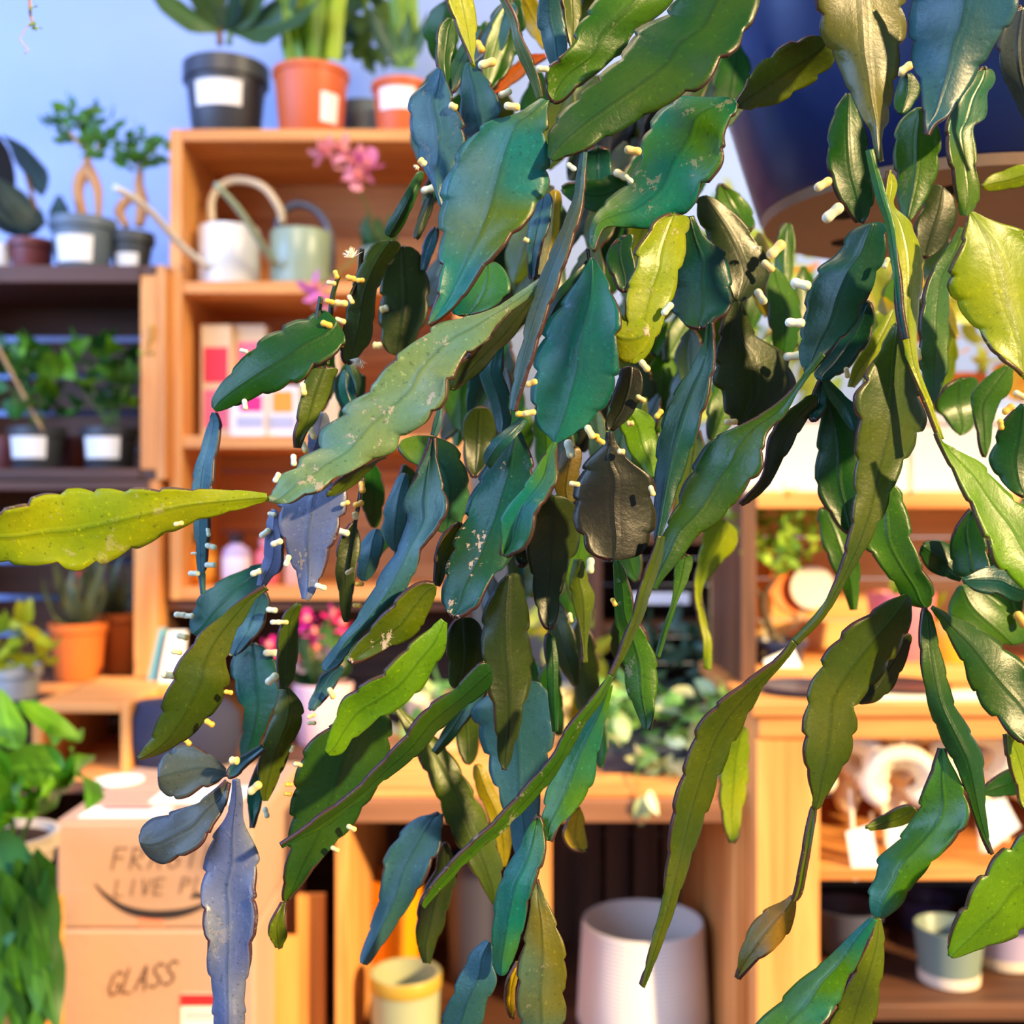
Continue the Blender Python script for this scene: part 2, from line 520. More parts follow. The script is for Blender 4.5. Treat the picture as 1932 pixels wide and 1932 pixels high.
def bud(px, py, L=24, kind=None, ang=None):
    q, o, d, mx, my, ex, ey = nearest(px, py)
    d -= .004
    if ang is None:
        ang = math.degrees(math.atan2(py - my, px - mx))
        ang = ang * .6 + random.uniform(-25, 25) if abs(ang) < 90 else ang + random.uniform(-25, 25)
    a = math.radians(ang)
    dirv = Vector((math.cos(a), random.uniform(-.35, .1), -math.sin(a))).normalized()
    c = P(px, py, d); Lm = L / F * d
    me = random.choice(BUDS) if kind is None else BUDS[kind]
    M = Matrix.Translation(c - dirv * Lm / 2) @ dirv.to_track_quat('Z', 'Y').to_matrix().to_4x4() @ Matrix.Scale(Lm, 4)
    b = bpy.data.objects.new('flower_bud', me); COL.objects.link(b); b.parent = o
    b.matrix_local = Matrix.Translation(-recenter(o)) @ M
    return b

def flower(px, py, size, dirang):
    "open flower: a burst of narrow petals with pale stamens"
    q, o, d, *_ = nearest(px, py); d -= .006
    c = P(px, py, d); R = size / F * d
    vs, fs = [], []
    a0 = math.radians(dirang); ax = Vector((math.cos(a0), -.25, -math.sin(a0))).normalized()
    rr = random.Random(int(px))
    for i in range(46):
        v = Vector((rr.gauss(0, 1), rr.gauss(0, 1), rr.gauss(0, 1))).normalized()
        v = (v * .8 + ax * rr.uniform(.5, 1.2)).normalized()
        s = v.orthogonal().normalized(); wq = R * (.09 if i < 16 else .03); l = R * rr.uniform(.8, 1.2)
        t = v.cross(s).normalized()
        k = len(vs)
        vs += [c + s * wq * .4, c - s * wq * .4, c + v * l * .6 + s * wq + t * wq * .2, c + v * l * .6 - s * wq + t * wq * .2, c + v * l, c + v * l * .6 + t * wq * .9]
        fs += [(k, k + 1, k + 3, k + 2), (k + 2, k + 5, k + 4), (k + 5, k + 3, k + 4), (k + 2, k + 3, k + 5)]
    return mesh_obj('flower', vs, fs, plain('cactus_petal', (244, 242, 226), .5), o)
# ------------------------------------------------------------------ the shop: shell
def structure(o): o['kind'] = 'structure'; return o
BACK = 2.42
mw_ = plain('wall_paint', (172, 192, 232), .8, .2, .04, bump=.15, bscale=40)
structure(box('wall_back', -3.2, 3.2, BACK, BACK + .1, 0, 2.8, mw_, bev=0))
fm = wood('floor_wood', (112, 82, 58), (84, 58, 40), 'Y')
fl = structure(box('floor', -3.2, 3.2, -2.2, BACK, -.1, -.02, fm, bev=0))
for i in range(30):
    box('floor_board', -3.2 + i * .2133, -3.2 + (i + 1) * .2133 - .004, -2.2, BACK, -.02, 0, fm, fl, bev=.002)
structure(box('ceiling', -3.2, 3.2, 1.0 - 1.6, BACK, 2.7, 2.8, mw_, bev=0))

PINE = wood('pine', (228, 158, 86), (190, 114, 50), 'X')
PINEZ = wood('pine_upright', (232, 164, 90), (196, 120, 54), 'Z')
PINEY = wood('pine_depth', (228, 156, 84), (190, 114, 50), 'Y')
DARK = wood('dark_wood', (104, 66, 42), (66, 40, 26), 'X')
DARKZ = wood('dark_wood_upright', (112, 72, 46), (70, 42, 28), 'Z')
DARKY = wood('dark_wood_depth', (104, 66, 42), (66, 40, 26), 'Y')

def crate(name, label, x0, x1, y0, y1, z0, z1, shelves=(), t=.016, mats=None, back='X', nb=5, cat='shelf', top=True, bottom=True, backgap=.003, nside=2, backmat=None, group=None):
    "open-fronted wooden crate: side, top, bottom and shelf boards and a back of separate boards"
    mx_, my_, mz_ = mats or (PINE, PINEY, PINEZ)
    r = root(name, label, cat, ((x0 + x1) / 2, (y0 + y1) / 2, z0), group)
    for (xa, xb) in ((x0, x0 + t), (x1 - t, x1)):
        w_ = (y1 - y0) / nside
        for i in range(nside):
            box('side_board', xa, xb, y0 + i * w_, y0 + (i + 1) * w_ - (.002 if i < nside - 1 else 0), z0, z1, mz_, r)
    if top: box('top_board', x0 + t, x1 - t, y0 - .001, y1, z1 - t, z1 - .0005, mx_, r)
    if bottom: box('bottom_board', x0 + t, x1 - t, y0, y1, z0, z0 + t, mx_, r)
    for s in shelves: box('shelf_board', x0 + t, x1 - t, y0 + .003, y1 - .01, s - t, s, mx_, r)
    bt = .008
    bm_x = backmat or (mx_ if back == 'X' else mz_)
    for i in range(nb):
        if back == 'X':
            h = (z1 - z0) / nb
            box('back_slat', x0, x1, y1, y1 + bt, z0 + i * h, z0 + (i + 1) * h - backgap, bm_x, r)
        else:
            h = (x1 - x0) / nb
            box('back_slat', x0 + i * h, x0 + (i + 1) * h - backgap, y1, y1 + bt, z0, z1, bm_x, r)
    return r

# tall crate A
dA = 2.0; yA = 2.27
xa0, xa1 = PX(320, dA), PX(880, dA)
zA_top, zA_bot = PZ(243, dA), PZ(1132, dA)
sA1, sA2 = PZ(530, dA), PZ(822, dA)
crate('display_crate', 'tall pale pine crate standing on end, three bays with watering cans in the top one', xa0, xa1, dA, yA, zA_bot, zA_top, (sA1, sA2), t=.0225, nb=7, backgap=.0015)
# its dark stand
crate('stand_unit', 'dark low stand under the tall pine crate, magenta orchid in front of it', xa0 - .03, xa1, dA + .02, yA + .04, 0.0, zA_bot - .001, (PZ(1500, dA),), mats=(DARK, DARKY, DARKZ), nb=6, t=.02)

# left crates B (upper) and C (lower)
dB = 1.98; xb0, xb1 = PX(-260, dB), PX(313, dB)
zB1, zB0 = PZ(500, dB), PZ(905, dB)
B = crate('display_crate', 'upper left crate with dark slatted inside and two potted pothos', xb0, xb1, dB, 2.30, zB0, zB1, (), t=.018, nb=5, backgap=.012, mats=(DARK, DARKY, PINEZ))
zC0 = PZ(1308, dB)
C_ = crate('display_crate', 'lower left crate holding terracotta pots and spiky plants', xb0, xb1 - .012, dB, 2.30, zC0, zB0 - .001, (), t=.018, nb=5, backgap=.012, mats=(DARK, PINEY, PINEZ), nside=3)
for zz in (zB0, zC0):   # front stiles and corner blocks
    hgt = (zB1 - zB0) if zz == zB0 else (zB0 - zC0)
    r = B if zz == zB0 else C_
    xe = xb1 if zz == zB0 else xb1 - .012
    box('corner_post', xe - .046, xe - .018, dB, dB + .03, zz + .018, zz + hgt - .018, PINEZ, r)
box('front_rail', xb0 + .018, xb1 - .046, dB - .004, dB + .012, zB1 - .032, zB1 - .001, DARK, B)
box('front_rail', xb0 + .018, xb1 - .046, dB - .004, dB + .010, zB0 + .0, zB0 + .02, DARK, B)
box('front_rail', xb0 + .018, xb1 - .058, dB - .004, dB + .010, zC0, zC0 + .018, PINE, C_)
# stand beneath the left crates
crate('stand_unit', 'dark stand below the lower left crate, behind the small wooden box', xb0, xb1 - .02, dB + .02, 2.30, 0, zC0 - .001, (.5,), mats=(DARK, DARKY, DARKZ), nb=5)

# small crate C2 in front
dD = 1.62
c2 = crate('wooden_box', 'small open wooden box under the terracotta pots, green leaves in front', PX(60, dD), PX(245, dD), dD, dD + .27, PZ(1475, dD), PZ(1327, dD), (), t=.014, nb=3, backmat=DARK, cat='crate')
crate('plinth', 'dark plinth carrying the small open wooden box', PX(40, dD), PX(265, dD), dD, dD + .27, 0, PZ(1475, dD) - .001, (.4,), mats=(DARK, DARKY, DARKZ), nb=4, cat='stand')

# centre low unit with upright dark boards
dM, yM = 1.46, 1.92
xm0, xm1 = PX(632, dM), PX(1410, dM)
zM1 = PZ(1508, dM); zM0 = PZ(1925, 1.62) - .018
M_ = crate('low_shelf', 'wide low wooden shelf with dark upright boards behind a white lampshade', xm0, xm1, dM, yM, zM0, zM1, (), t=.018, back='Z', nb=11, mats=(DARK, PINEY, PINEZ), backmat=DARKZ, backgap=.007, nside=3)
box('front_rail', xm0 + .018, xm1 - .018, dM - .012, dM + .004, zM1 - .028, zM1 + .002, wood('brown_rail', (150, 100, 66), (112, 70, 44), 'X'), M_)
for i in range(5):
    w_ = (yM - dM) / 5
    box('top_plank', xm0, xm1, dM + i * w_, dM + (i + 1) * w_ - .003, zM1 + .002, zM1 + .010, PINE, M_)
box('centre_post', PX(1008, dM + .03), PX(1040, dM + .03), dM + .02, dM + .04, zM0 + .018, zM1 - .03, PINEZ, M_)
crate('plinth', 'dark base below the wide low shelf', xm0, xm1, dM + .02, yM, 0, zM0 - .001, (), mats=(DARK, DARKY, DARKZ), nb=3, cat='stand')

# right cabinet E (two open bays)
dE, yE = 1.42, 1.80
xe0, xe1 = PX(1424, dE), PX(2240, dE)
zE1 = PZ(1322, dE); zEm = PZ(1640, dE); zE0 = PZ(1990, dE)
E = root('open_cabinet', 'honey pine open cabinet with cream hangers above and glazed pots below', 'cabinet', ((xe0 + xe1) / 2, (dE + yE) / 2, zE0))
box('worktop', xe0 - .008, xe1 + .01, dE - .012, yE, zE1 - .020, zE1, PINE, E, .003)
box('cornice', xe0 + .002, xe1, dE - .004, dE + .01, zE1 - .050, zE1 - .021, PINE, E, .003)
box('side_panel', xe0, xe0 + .018, dE, yE, zE0, zE1 - .022, PINEZ, E)
box('side_panel', xe1 - .018, xe1, dE, yE, zE0, zE1 - .022, PINEZ, E)
box('front_stile', xe0 + .001, PX(1545, dE), dE - .003, dE + .016, zE0, zE1 - .051, PINEZ, E)
box('middle_shelf', xe0 + .018, xe1 - .018, dE + .004, yE - .01, zEm - .016, zEm, PINE, E)
box('bottom_shelf', xe0 + .018, xe1 - .018, dE + .004, yE - .01, PZ(1900, dE) - .02, PZ(1900, dE), DARK, E)
for i in range(6):
    h = (zE1 - .022 - zEm) / 6
    box('back_panel', xe0 + .018, xe1 - .018, yE - .01, yE, zEm + i * h, zEm + (i + 1) * h - .002, PINE, E)
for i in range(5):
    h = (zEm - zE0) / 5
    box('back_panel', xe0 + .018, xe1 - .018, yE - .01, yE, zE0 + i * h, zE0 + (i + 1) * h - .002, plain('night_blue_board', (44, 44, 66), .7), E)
crate('plinth', 'dark base below the honey pine cabinet', xe0, xe1, dE + .02, yE, 0, zE0 - .001, (), mats=(DARK, DARKY, DARKZ), nb=3, cat='stand')

# hutch F on the cabinet
dF, yF = 1.56, 1.795
xf0, xf1 = PX(1398, dF), PX(2150, dF)
zF0 = zE1 + .0005; zF1 = PZ(930, dF)
Fr = crate('display_hutch', 'honey pine box shelf on the cabinet, bonsai tree and terracotta pot inside', xf0, xf1, dF, yF, zF0, zF1, (), t=.022, nb=4, backgap=.0012, mats=(PINE, PINEY, DARKZ), cat='shelf', backmat=wood('pine_yellow', (240, 196, 120), (222, 168, 92), 'X'))
# dark slatted crate behind the hanging stems
dG = 1.95
G = crate('dark_crate', 'dark brown slatted crate seen between the hanging stems beside the bonsai', PX(1120, dG), PX(1425, dG), dG, 2.3, zM1 + .011, PZ(1010, dG), (PZ(1180, dG),), mats=(DARK, DARKY, DARKZ), nb=6, backgap=.002, cat='crate')
box('corner_post', PX(1355, dG) , PX(1425, dG), dG - .012, dG + .01, zM1 + .011, PZ(1010, dG), DARKZ, G)
crate('plinth', 'dark base behind the wide low shelf', PX(1100, dG), PX(1440, dG), dG - .005, 2.32, 0, zM1 + .0105, (.5,), mats=(DARK, DARKY, DARKZ), nb=3, cat='stand')
pb = mesh_obj('light_strip_bar', [(0,0,0)], [], WHITE) if False else None
bar = box('white_bar', PX(1190, dG - .02), PX(1300, dG - .02), dG - .03, dG - .018, PZ(1140, dG - .02), PZ(1118, dG - .02), plain('pale_bar', (214, 220, 236), .5))
bar['label'] = 'short pale bar across the dark crate behind the stems'; bar['category'] = 'bar'

# ------------------------------------------------------------------ leaves of the shop plants
def leaf_mesh(name, kind, mat, nl=9, nw=5, curl=.35, fold=.12):
    vs, fs, uv = [], [], []
    prof = {'ovate': lambda t: math.sin(math.pi * t ** .8) ** .8 * .24, 'heart': lambda t: (max(0, 1 - t)) ** .62 * min(1, t * 9 + .12) * .42,
            'strap': lambda t: .055 * (1 - t ** 6), 'lance': lambda t: math.sin(math.pi * min(1, t * .96 + .03)) ** .9 * .15,
            'broad': lambda t: math.sin(math.pi * t ** .85) ** .62 * .25, 'petal': lambda t: math.sin(math.pi * min(1, t * .85 + .05)) ** .6 * .42}[kind]
    for i in range(nl):
        t = i / (nl - 1)
        w_ = max(prof(t), .004)
        ang = curl * t * 1.6
        # bend backwards along the length
        x = 0; z = t * math.cos(ang * .5); y = t * math.sin(ang * .5)
        for k in range(nw):
            u = -1 + 2 * k / (nw - 1)
            vs.append((w_ * u, y - fold * abs(u) * w_ * 2 + .02 * math.sin(t * 14) * abs(u), z)); uv.append((.5 + .5 * u, t))
    for i in range(nl - 1):
        for k in range(nw - 1):
            a = i * nw + k
            fs.append((a, a + 1, a + 1 + nw, a + nw))
    me = bpy.data.meshes.new(name); me.from_pydata(vs, [], fs)
    l = me.uv_layers.new(name='UVMap')
    for p in me.polygons:
        p.use_smooth = True
        for li in p.loop_indices: l.data[li].uv = uv[me.loops[li].vertex_index]
    me.materials.append(mat)
    return me

def put_leaf(me, parent, base, direction, length, roll=0.0, name='leaf'):
    d = Vector(direction).normalized()
    q = d.to_track_quat('Z', 'Y').to_matrix().to_4x4()
    M = Matrix.Translation(Vector(base) - recenter(parent)) @ q @ Matrix.Rotation(roll, 4, 'Z') @ Matrix.Scale(length, 4)
    o = bpy.data.objects.new(name, me); COL.objects.link(o); o.parent = parent
    o.matrix_local = M
    return o
LM = {}
def LMX(kind, mname, rgb, rgb2, **k):
    key = (kind, mname, tuple(sorted(k.items())))
    if key not in LM:
        LM[key] = leaf_mesh('leaf_' + kind, kind, leafmat(mname, rgb, rgb2), **k)
    return LM[key]
rl = random.Random(11)

def pot_plant(name, label, px, py_base, d, rb, rt, h, mat, rim=.0, group=None, label_spec=None, z_base=None, cat='plant', nn=40, rimh=.018, potname='pot'):
    "px: centre of the pot; py_base: where its base shows; returns root, centre, top z"
    z = PZ(py_base, d) if z_base is None else z_base
    c = Vector((PX(px, d), d, z))
    r = root(name, label, cat, c, group)
    prof = [(rb * .96, 0), (rb, .003)]
    if rim:
        prof += [(rt - .002, h - rimh), (rt + rim, h - rimh + .002), (rt + rim, h), (rt - .002, h)]
    else:
        prof += [(rt, h - .002), (rt - .001, h), (rt - .003, h)]
    prof += [(rt - .005, h - .012), (.005, h - .012)]
    lathe(potname, prof, c, mat, r, n=nn)
    lathe('soil', [(.003, h - .02), (rt - .006, h - .02), (rt - .007, h - .008), (.004, h - .004)], c, SOIL, r, n=20)
    if label_spec:
        z0, z1, a0, a1 = label_spec
        f = lambda q: rb + (rt - rb) * q / h
        label_patch(r, c, f(z0), f(z1), z0, z1, a0, a1, WHITE)
    return r, c, c.z + h

BLACKP = plain('black_pot', (52, 54, 58), .42, .5)
ORANGEP = plain('terracotta_plastic', (206, 98, 46), .45, .4)
REDP = plain('oxblood_pot', (112, 52, 46), .45)
GREYP = plain('slate_pot', (94, 108, 118), .45)
DGREYP = plain('dark_grey_pot', (66, 70, 72), .5)

def px_leaf(me, parent, p0, p1, d0, d1=None, roll=0, name='leaf'):
    "leaf from one seen point to another, at given depths"
    a = P(*p0, d0); b = P(*p1, d0 if d1 is None else d1)
    v = b - a; z = v.normalized(); y = Vector((0, -1, .15)); y = (y - z * y.dot(z)).normalized(); x = y.cross(z)
    R = Matrix((x, y, z)).transposed().to_4x4()
    o = bpy.data.objects.new(name, me); COL.objects.link(o); o.parent = parent
    o.matrix_local = Matrix.Translation(a - recenter(parent)) @ R @ Matrix.Rotation(roll, 4, 'Z') @ Matrix.Scale(v.length, 4)
    return o

# --- on top of the tall crate
r, c, zt = pot_plant('potted_palm', 'black pot with white label and arching dark green stems on top of the pine crate', 427, 0, 2.1, .062, .076, .150, BLACKP, rim=.005, label_spec=(.058, .104, -126, -52), z_base=zA_top, rimh=.034)
for i, (x, y) in enumerate(((250, -5), (330, -60), (390, -80), (470, -70), (540, -40), (600, 10), (660, 60), (300, -130), (500, -150))):
    px_leaf(LMX('lance', 'palm_green', (46, 78, 62), (84, 118, 60), curl=.4), r, (418 + i * 3, 60), (x, y), 2.1, 2.0 + .03 * (i % 3), rl.uniform(-.6, .6))
tube('stalk', [P(415, 85, 2.1), P(412, 20, 2.1), P(405, -60, 2.1)], .006, plain('stalk_brown', (126, 92, 50), .7), r)
tube('stalk', [P(432, 85, 2.1), P(440, 10, 2.1), P(450, -60, 2.1)], .005, plain('stalk_green', (96, 130, 40), .6), r)

r, c, zt = pot_plant('potted_bulb', 'orange pot with corner label and upright strap leaves, beside the black pot on the crate', 587, 0, 2.07, .058, .070, .128, ORANGEP, rim=.002, label_spec=(.020, .074, -64, -30), z_base=zA_top, rimh=.012)
sm = LMX('strap', 'strap_green', (92, 142, 30), (168, 196, 30), curl=.15)
for i in range(15):
    x = 528 + i * 8
    px_leaf(sm, r, (545 + i * 6, 112), (x + rl.uniform(-14, 14) + (i - 7) * 3, rl.uniform(-160, -20)), 2.07 + rl.uniform(-.03, .03), None, rl.uniform(-.7, .7))
r, c, zt = pot_plant('potted_bulb', 'smaller orange pot with wide label and one thick green shoot, nearest the hanging stems', 757, 0, 2.07, .044, .053, .104, ORANGEP, rim=.003, label_spec=(.046, .086, -135, -55), z_base=zA_top, rimh=.012)
for i in range(6):
    px_leaf(sm, r, (752 + i * 4, 128), (745 + i * 9, -60 - 20 * (i % 3)), 2.07, None, rl.uniform(-.5, .5))
for i in range(4):
    px_leaf(LMX('lance', 'palm_green', (46, 78, 62), (84, 118, 60), curl=.4), r, (757, 126), (690 + i * 45, 30 + 12 * (i % 2)), 2.07, None, rl.uniform(-.5, .5))
# leafy shrub behind them
r, c, zt = pot_plant('potted_shrub', 'leafy green shrub in a grey pot behind the two orange pots', 690, 0, 2.2, .05, .06, .11, GREYP, z_base=zA_top)
lm = LMX('broad', 'shrub_green', (58, 92, 46), (104, 132, 60), curl=.5)
for i in range(46):
    a = (690 + rl.gauss(0, 25), rl.uniform(-60, 120))
    px_leaf(lm, r, a, (a[0] + rl.uniform(-70, 70), a[1] + rl.uniform(-50, 45)), 2.2, 2.2 + rl.uniform(-.06, .1), rl.uniform(-3, 3))
tube('stalk', [P(690, 130, 2.2), P(685, 60, 2.2), P(700, -60, 2.2)], .005, plain('stalk_green', (96, 130, 40), .6), r)

# --- watering cans
def watering_can(label, cx, r_, h, d, mat, hmat, spout, handle, zb, name='watering_can'):
    c = Vector((PX(cx, d), d, zb))
    r = root(name, label, 'watering can', c)
    lathe('can_body', [(r_ * .98, 0), (r_, .003), (r_, h * .5), (r_, h - .003), (r_ * .97, h), (r_ * .9, h), (r_ * .88, h - .01), (.004, h - .012)], c, mat, r, n=48)
    tube('spout', [P(*s[:2], s[2]) for s in spout], [s[3] for s in spout], mat if hmat[1] else hmat[0], r, n=12)
    tube('handle', [P(*s[:2], s[2]) for s in handle], [.0075] * len(handle), hmat[0], r, n=10)
    return r
wc = plain('white_enamel', (226, 228, 222), .3, .5, coat=.3)
gc = plain('sage_enamel', (150, 168, 140), .35, .5, coat=.2)
watering_can('white enamel watering can with long pale spout, left can in the pine crate', 432, .0575, .115, 2.08, wc, (plain('pale_metal', (214, 196, 164), .35), True),
             [(392, 505, 2.03, .006), (340, 462, 1.94, .0065), (290, 405, 1.85, .006), (250, 372, 1.78, .0055), (216, 354, 1.74, .005)],
             [(400, 422, 2.08), (400, 375, 2.08), (425, 345, 2.08), (460, 340, 2.08), (500, 355, 2.08), (528, 395, 2.09), (532, 420, 2.10)], sA1)
watering_can('sage green watering can with dark arched handle, right can in the pine crate', 568, .058, .112, 2.10, gc, (plain('gunmetal', (74, 78, 92), .4, metallic=.3), True),
             [(520, 500, 2.04, .0075), (490, 455, 1.99, .007), (450, 395, 1.94, .006), (406, 346, 1.90, .0045)],
             [(520, 455, 2.10), (530, 405, 2.10), (562, 385, 2.10), (600, 400, 2.10), (622, 440, 2.10), (626, 500, 2.10), (618, 520, 2.10)], sA1)

# --- orchid in the pine crate
def orchid(label, px, d, zb, rpot, hpot, potm, stems, blooms, pm, group=None, lr=.10):
    c = Vector((PX(px, d), d, zb))
    r = root('potted_orchid', label, 'plant', c, group)
    lathe('pot', [(rpot * .8, 0), (rpot * .82, .003), (rpot, hpot - .002), (rpot * .97, hpot), (rpot * .9, hpot - .01), (.004, hpot - .012)], c, potm, r, n=32)
    ol = LMX('broad', 'orchid_leaf', (50, 92, 50), (74, 116, 58), curl=.9)
    for k in range(5):
        a = k * 1.25 + .4
        put_leaf(ol, r, c + Vector((0, 0, hpot - .01)), (math.cos(a), math.sin(a) * .6, .45), lr, rl.uniform(-.3, .3))
    for s in stems: tube('flower_stem', [P(x, y, dd) for x, y, dd in s], .0022, plain('stem_olive', (110, 120, 62), .6), r, n=6)
    pmesh = [LMX('petal', 'petal_' + str(q), q[0], q[1], curl=.25, nl=8, nw=5) for q in pm]
    for (x, y, dd, R, k) in blooms:
        cc = P(x, y, dd)
        fa = rl.uniform(0, 6.28)
        nrm = Vector((rl.uniform(-.5, .5), -1, rl.uniform(-.3, .3))).normalized()
        ux = nrm.orthogonal().normalized(); uy = nrm.cross(ux)
        for j in range(5):
            a = fa + j * 2 * math.pi / 5
            v = ux * math.cos(a) + uy * math.sin(a) + nrm * .25
            put_leaf(pmesh[k % len(pmesh)], r, cc, v, R / F * dd, rl.uniform(-.4, .4) + 1.57 * 0, 'petal')
        lathe('flower_lip', [(.001, 0), (.006, .003), (.005, .010), (.001, .014)], cc + nrm * .006, plain('orchid_lip', (214, 120, 110), .5), r, n=10)
    return r
orchid('pale pink orchid spray arching in front of the pine crate, right of the watering cans', 715, 2.06, sA1, .038, .07, plain('green_glaze', (128, 146, 128), .3),
       [[(712, 470, 2.06), (700, 410, 2.0), (672, 350, 1.94), (640, 295, 1.9), (600, 275, 1.9)], [(706, 470, 2.05), (680, 480, 1.95), (630, 520, 1.88), (595, 540, 1.86)]],
       [(608, 287, 1.89, 30, 0), (640, 285, 1.9, 36, 0), (668, 312, 1.9, 40, 0), (692, 312, 1.9, 34, 1), (672, 335, 1.89, 30, 0), (598, 548, 1.85, 40, 1), (612, 575, 1.85, 26, 0)],
       [((236, 150, 170), (244, 176, 176)), ((226, 120, 190), (232, 140, 200))], lr=.08)
for kx, (x, y) in enumerate(((640, 400), (690, 430), (735, 400))): pass

# --- bay two: gift packets
def packet(label, x0, x1, y0, zb, d, base, bands, dep=.05, name='gift_box', group='gift boxes in the middle bay'):
    xa, xb = PX(x0, d), PX(x1, d); zt = PZ(y0, d)
    r = root(name, label, 'box', ((xa + xb) / 2, d + dep / 2, zb), group)
    box('carton', xa, xb, d, d + dep, zb, zt, base, r, .002)
    for (bx0, by0, bx1, by1, m) in bands:
        box('printed_panel', PX(bx0, d - .001), PX(bx1, d - .001), d - .0012, d + .001, PZ(by1, d - .001), PZ(by0, d - .001), m, r, .0005)
    return r
cream = plain('carton_cream', (224, 196, 158), .7); whitec = plain('carton_white', (232, 224, 222), .6)
red = plain('print_red', (220, 44, 66), .5); pink = plain('print_pink', (236, 108, 134), .5); mag = plain('print_magenta', (216, 30, 120), .5)
amber = plain('print_amber', (230, 150, 40), .5); greyp = plain('print_grey', (176, 176, 196), .5)
packet('cream gift box with a tall red panel, leftmost in the middle bay', 378, 436, 612, sA2, 2.06, cream, [(384, 655, 430, 722, red), (384, 735, 430, 808, pink)])
packet('cream gift box half hidden behind the dark green stem tip', 440, 502, 612, sA2, 2.08, cream, [(448, 645, 496, 700, pink)])
packet('white gift box with a small magenta square', 434, 500, 738, sA2, 2.03, whitec, [(452, 746, 494, 776, mag), (446, 786, 496, 806, greyp)], dep=.03)
packet('grey and white gift box with an amber square', 502, 562, 728, sA2, 2.04, whitec, [(514, 738, 552, 778, amber), (506, 786, 556, 808, greyp)], dep=.03)
packet('cream gift box at the right, behind the olive stem', 566, 640, 620, sA2, 2.08, cream, [(576, 660, 630, 720, red)])
# --- bay three: bottles
def bottle(label, cx, d, zb, r_, h, body, capm, wrap=None, neck=.45):
    c = Vector((PX(cx, d), d, zb))
    r = root('bottle', label, 'bottle', c, 'bottles in the lower bay')
    lathe('bottle_body', [(r_ * .9, 0), (r_, .004), (r_, h * .62), (r_ * .9, h * .7), (r_ * neck, h * .78), (r_ * neck, h * .84)], c, body, r, n=28)
    lathe('cap', [(r_ * neck * 1.2, h * .82), (r_ * neck * 1.25, h * .84), (r_ * neck * 1.25, h), (r_ * neck * 1.1, h)], c, capm, r, n=20)
    if wrap: lathe('wrap_label', [(r_ + .0003, h * .14), (r_ + .001, h * .15), (r_ + .001, h * .54), (r_ + .0003, h * .55)], c, wrap, r, n=28, ring=True)
    return r
amb = plain('amber_glass', (206, 120, 26), .15, .6); dcap = plain('dark_cap', (50, 34, 40), .4)
zb3 = zA_bot + .0225
bottle('amber bottle with orange label at the left end of the lower bay', 382, 2.08, zb3, .027, .100, amb, dcap, plain('label_orange', (240, 160, 50), .6))
bottle('lavender white bottle with dark cap in the lower bay', 446, 2.07, zb3, .026, .098, plain('lavender_glass', (196, 176, 216), .3), dcap, plain('label_lilac', (232, 220, 236), .6))
bottle('round pink bottle beside the lavender one in the lower bay', 503, 2.09, zb3, .024, .088, plain('pink_glass', (232, 110, 120), .3), plain('pink_cap', (236, 150, 160), .4))
bottle('pale peach bottle low behind the lilac stem in the lower bay', 566, 2.09, zb3, .028, .08, plain('peach_glass', (238, 180, 150), .3), plain('pink_cap', (236, 150, 160), .4))

# --- magenta orchids under the crate
orchid('magenta orchid in a pale pink pot below the pine crate', 610, 1.84, PZ(1400, 1.84), .05, .10, plain('pale_pink_pot', (226, 186, 196), .4),
       [[(608, 1330, 1.84), (620, 1260, 1.83), (640, 1200, 1.8), (630, 1165, 1.8)], [(604, 1330, 1.84), (590, 1250, 1.82), (575, 1190, 1.8)]],
       [(578, 1172, 1.8, 26, 0), (590, 1195, 1.8, 26, 0), (632, 1162, 1.8, 26, 1), (645, 1182, 1.8, 22, 1), (510, 1222, 1.8, 24, 0), (600, 1228, 1.82, 24, 2), (560, 1250, 1.82, 26, 2), (625, 1245, 1.82, 26, 2)],
       [((196, 20, 130), (214, 30, 150)), ((224, 30, 110), (232, 60, 130)), ((226, 186, 196), (236, 206, 206))], lr=.12)
zt_ = PZ(1400, 1.84)
crate('side_table', 'dark side table carrying the magenta orchid and the leaning boards', PX(312, 1.72), PX(660, 1.72), 1.72, 1.97, 0, zt_ - .001, (.4,), mats=(DARK, DARKY, DARKZ), nb=4, cat='table')
# leaning boards and dark bag
def slab(label, pts, d0, d1, th, mat, name, cat):
    "four seen corners, bottom pair at d0, top pair at d1"
    (ax, ay), (bx, by), (cx_, cy_), (dx, dy) = pts
    f = [P(ax, ay, d0), P(bx, by, d0), P(cx_, cy_, d1), P(dx, dy, d1)]
    b_ = [v + Vector((0, th, 0)) for v in f]
    o = mesh_obj(name, f + b_, [(0, 1, 2, 3), (7, 6, 5, 4), (0, 4, 5, 1), (1, 5, 6, 2), (2, 6, 7, 3), (3, 7, 4, 0)], mat)
    o['label'] = label; o['category'] = cat
    return o
slab('white board leaning behind the olive stem at the left', [(288, 1345), (336, 1345), (352, 1190), (318, 1190)], 1.80, 1.86, .006, plain('board_white', (222, 214, 196), .6), 'leaning_board', 'board')
slab('teal edged board leaning just left of the white one', [(262, 1350), (284, 1350), (314, 1185), (300, 1185)], 1.82, 1.88, .006, plain('board_teal', (92, 142, 136), .6), 'leaning_board', 'board')
bg_ = root('fabric_bag', 'dark blue fabric bag beneath the leaning boards', 'bag', P(350, 1440, 1.62))
lathe('bag_body', [(.05, -.02), (.075, .0), (.088, .04), (.085, .08), (.07, .098), (.06, .1)], P(345, 1445, 1.66), plain('navy_cloth', (36, 38, 62), .85, bump=.6, bscale=30), bg_, n=24, squash=.6)
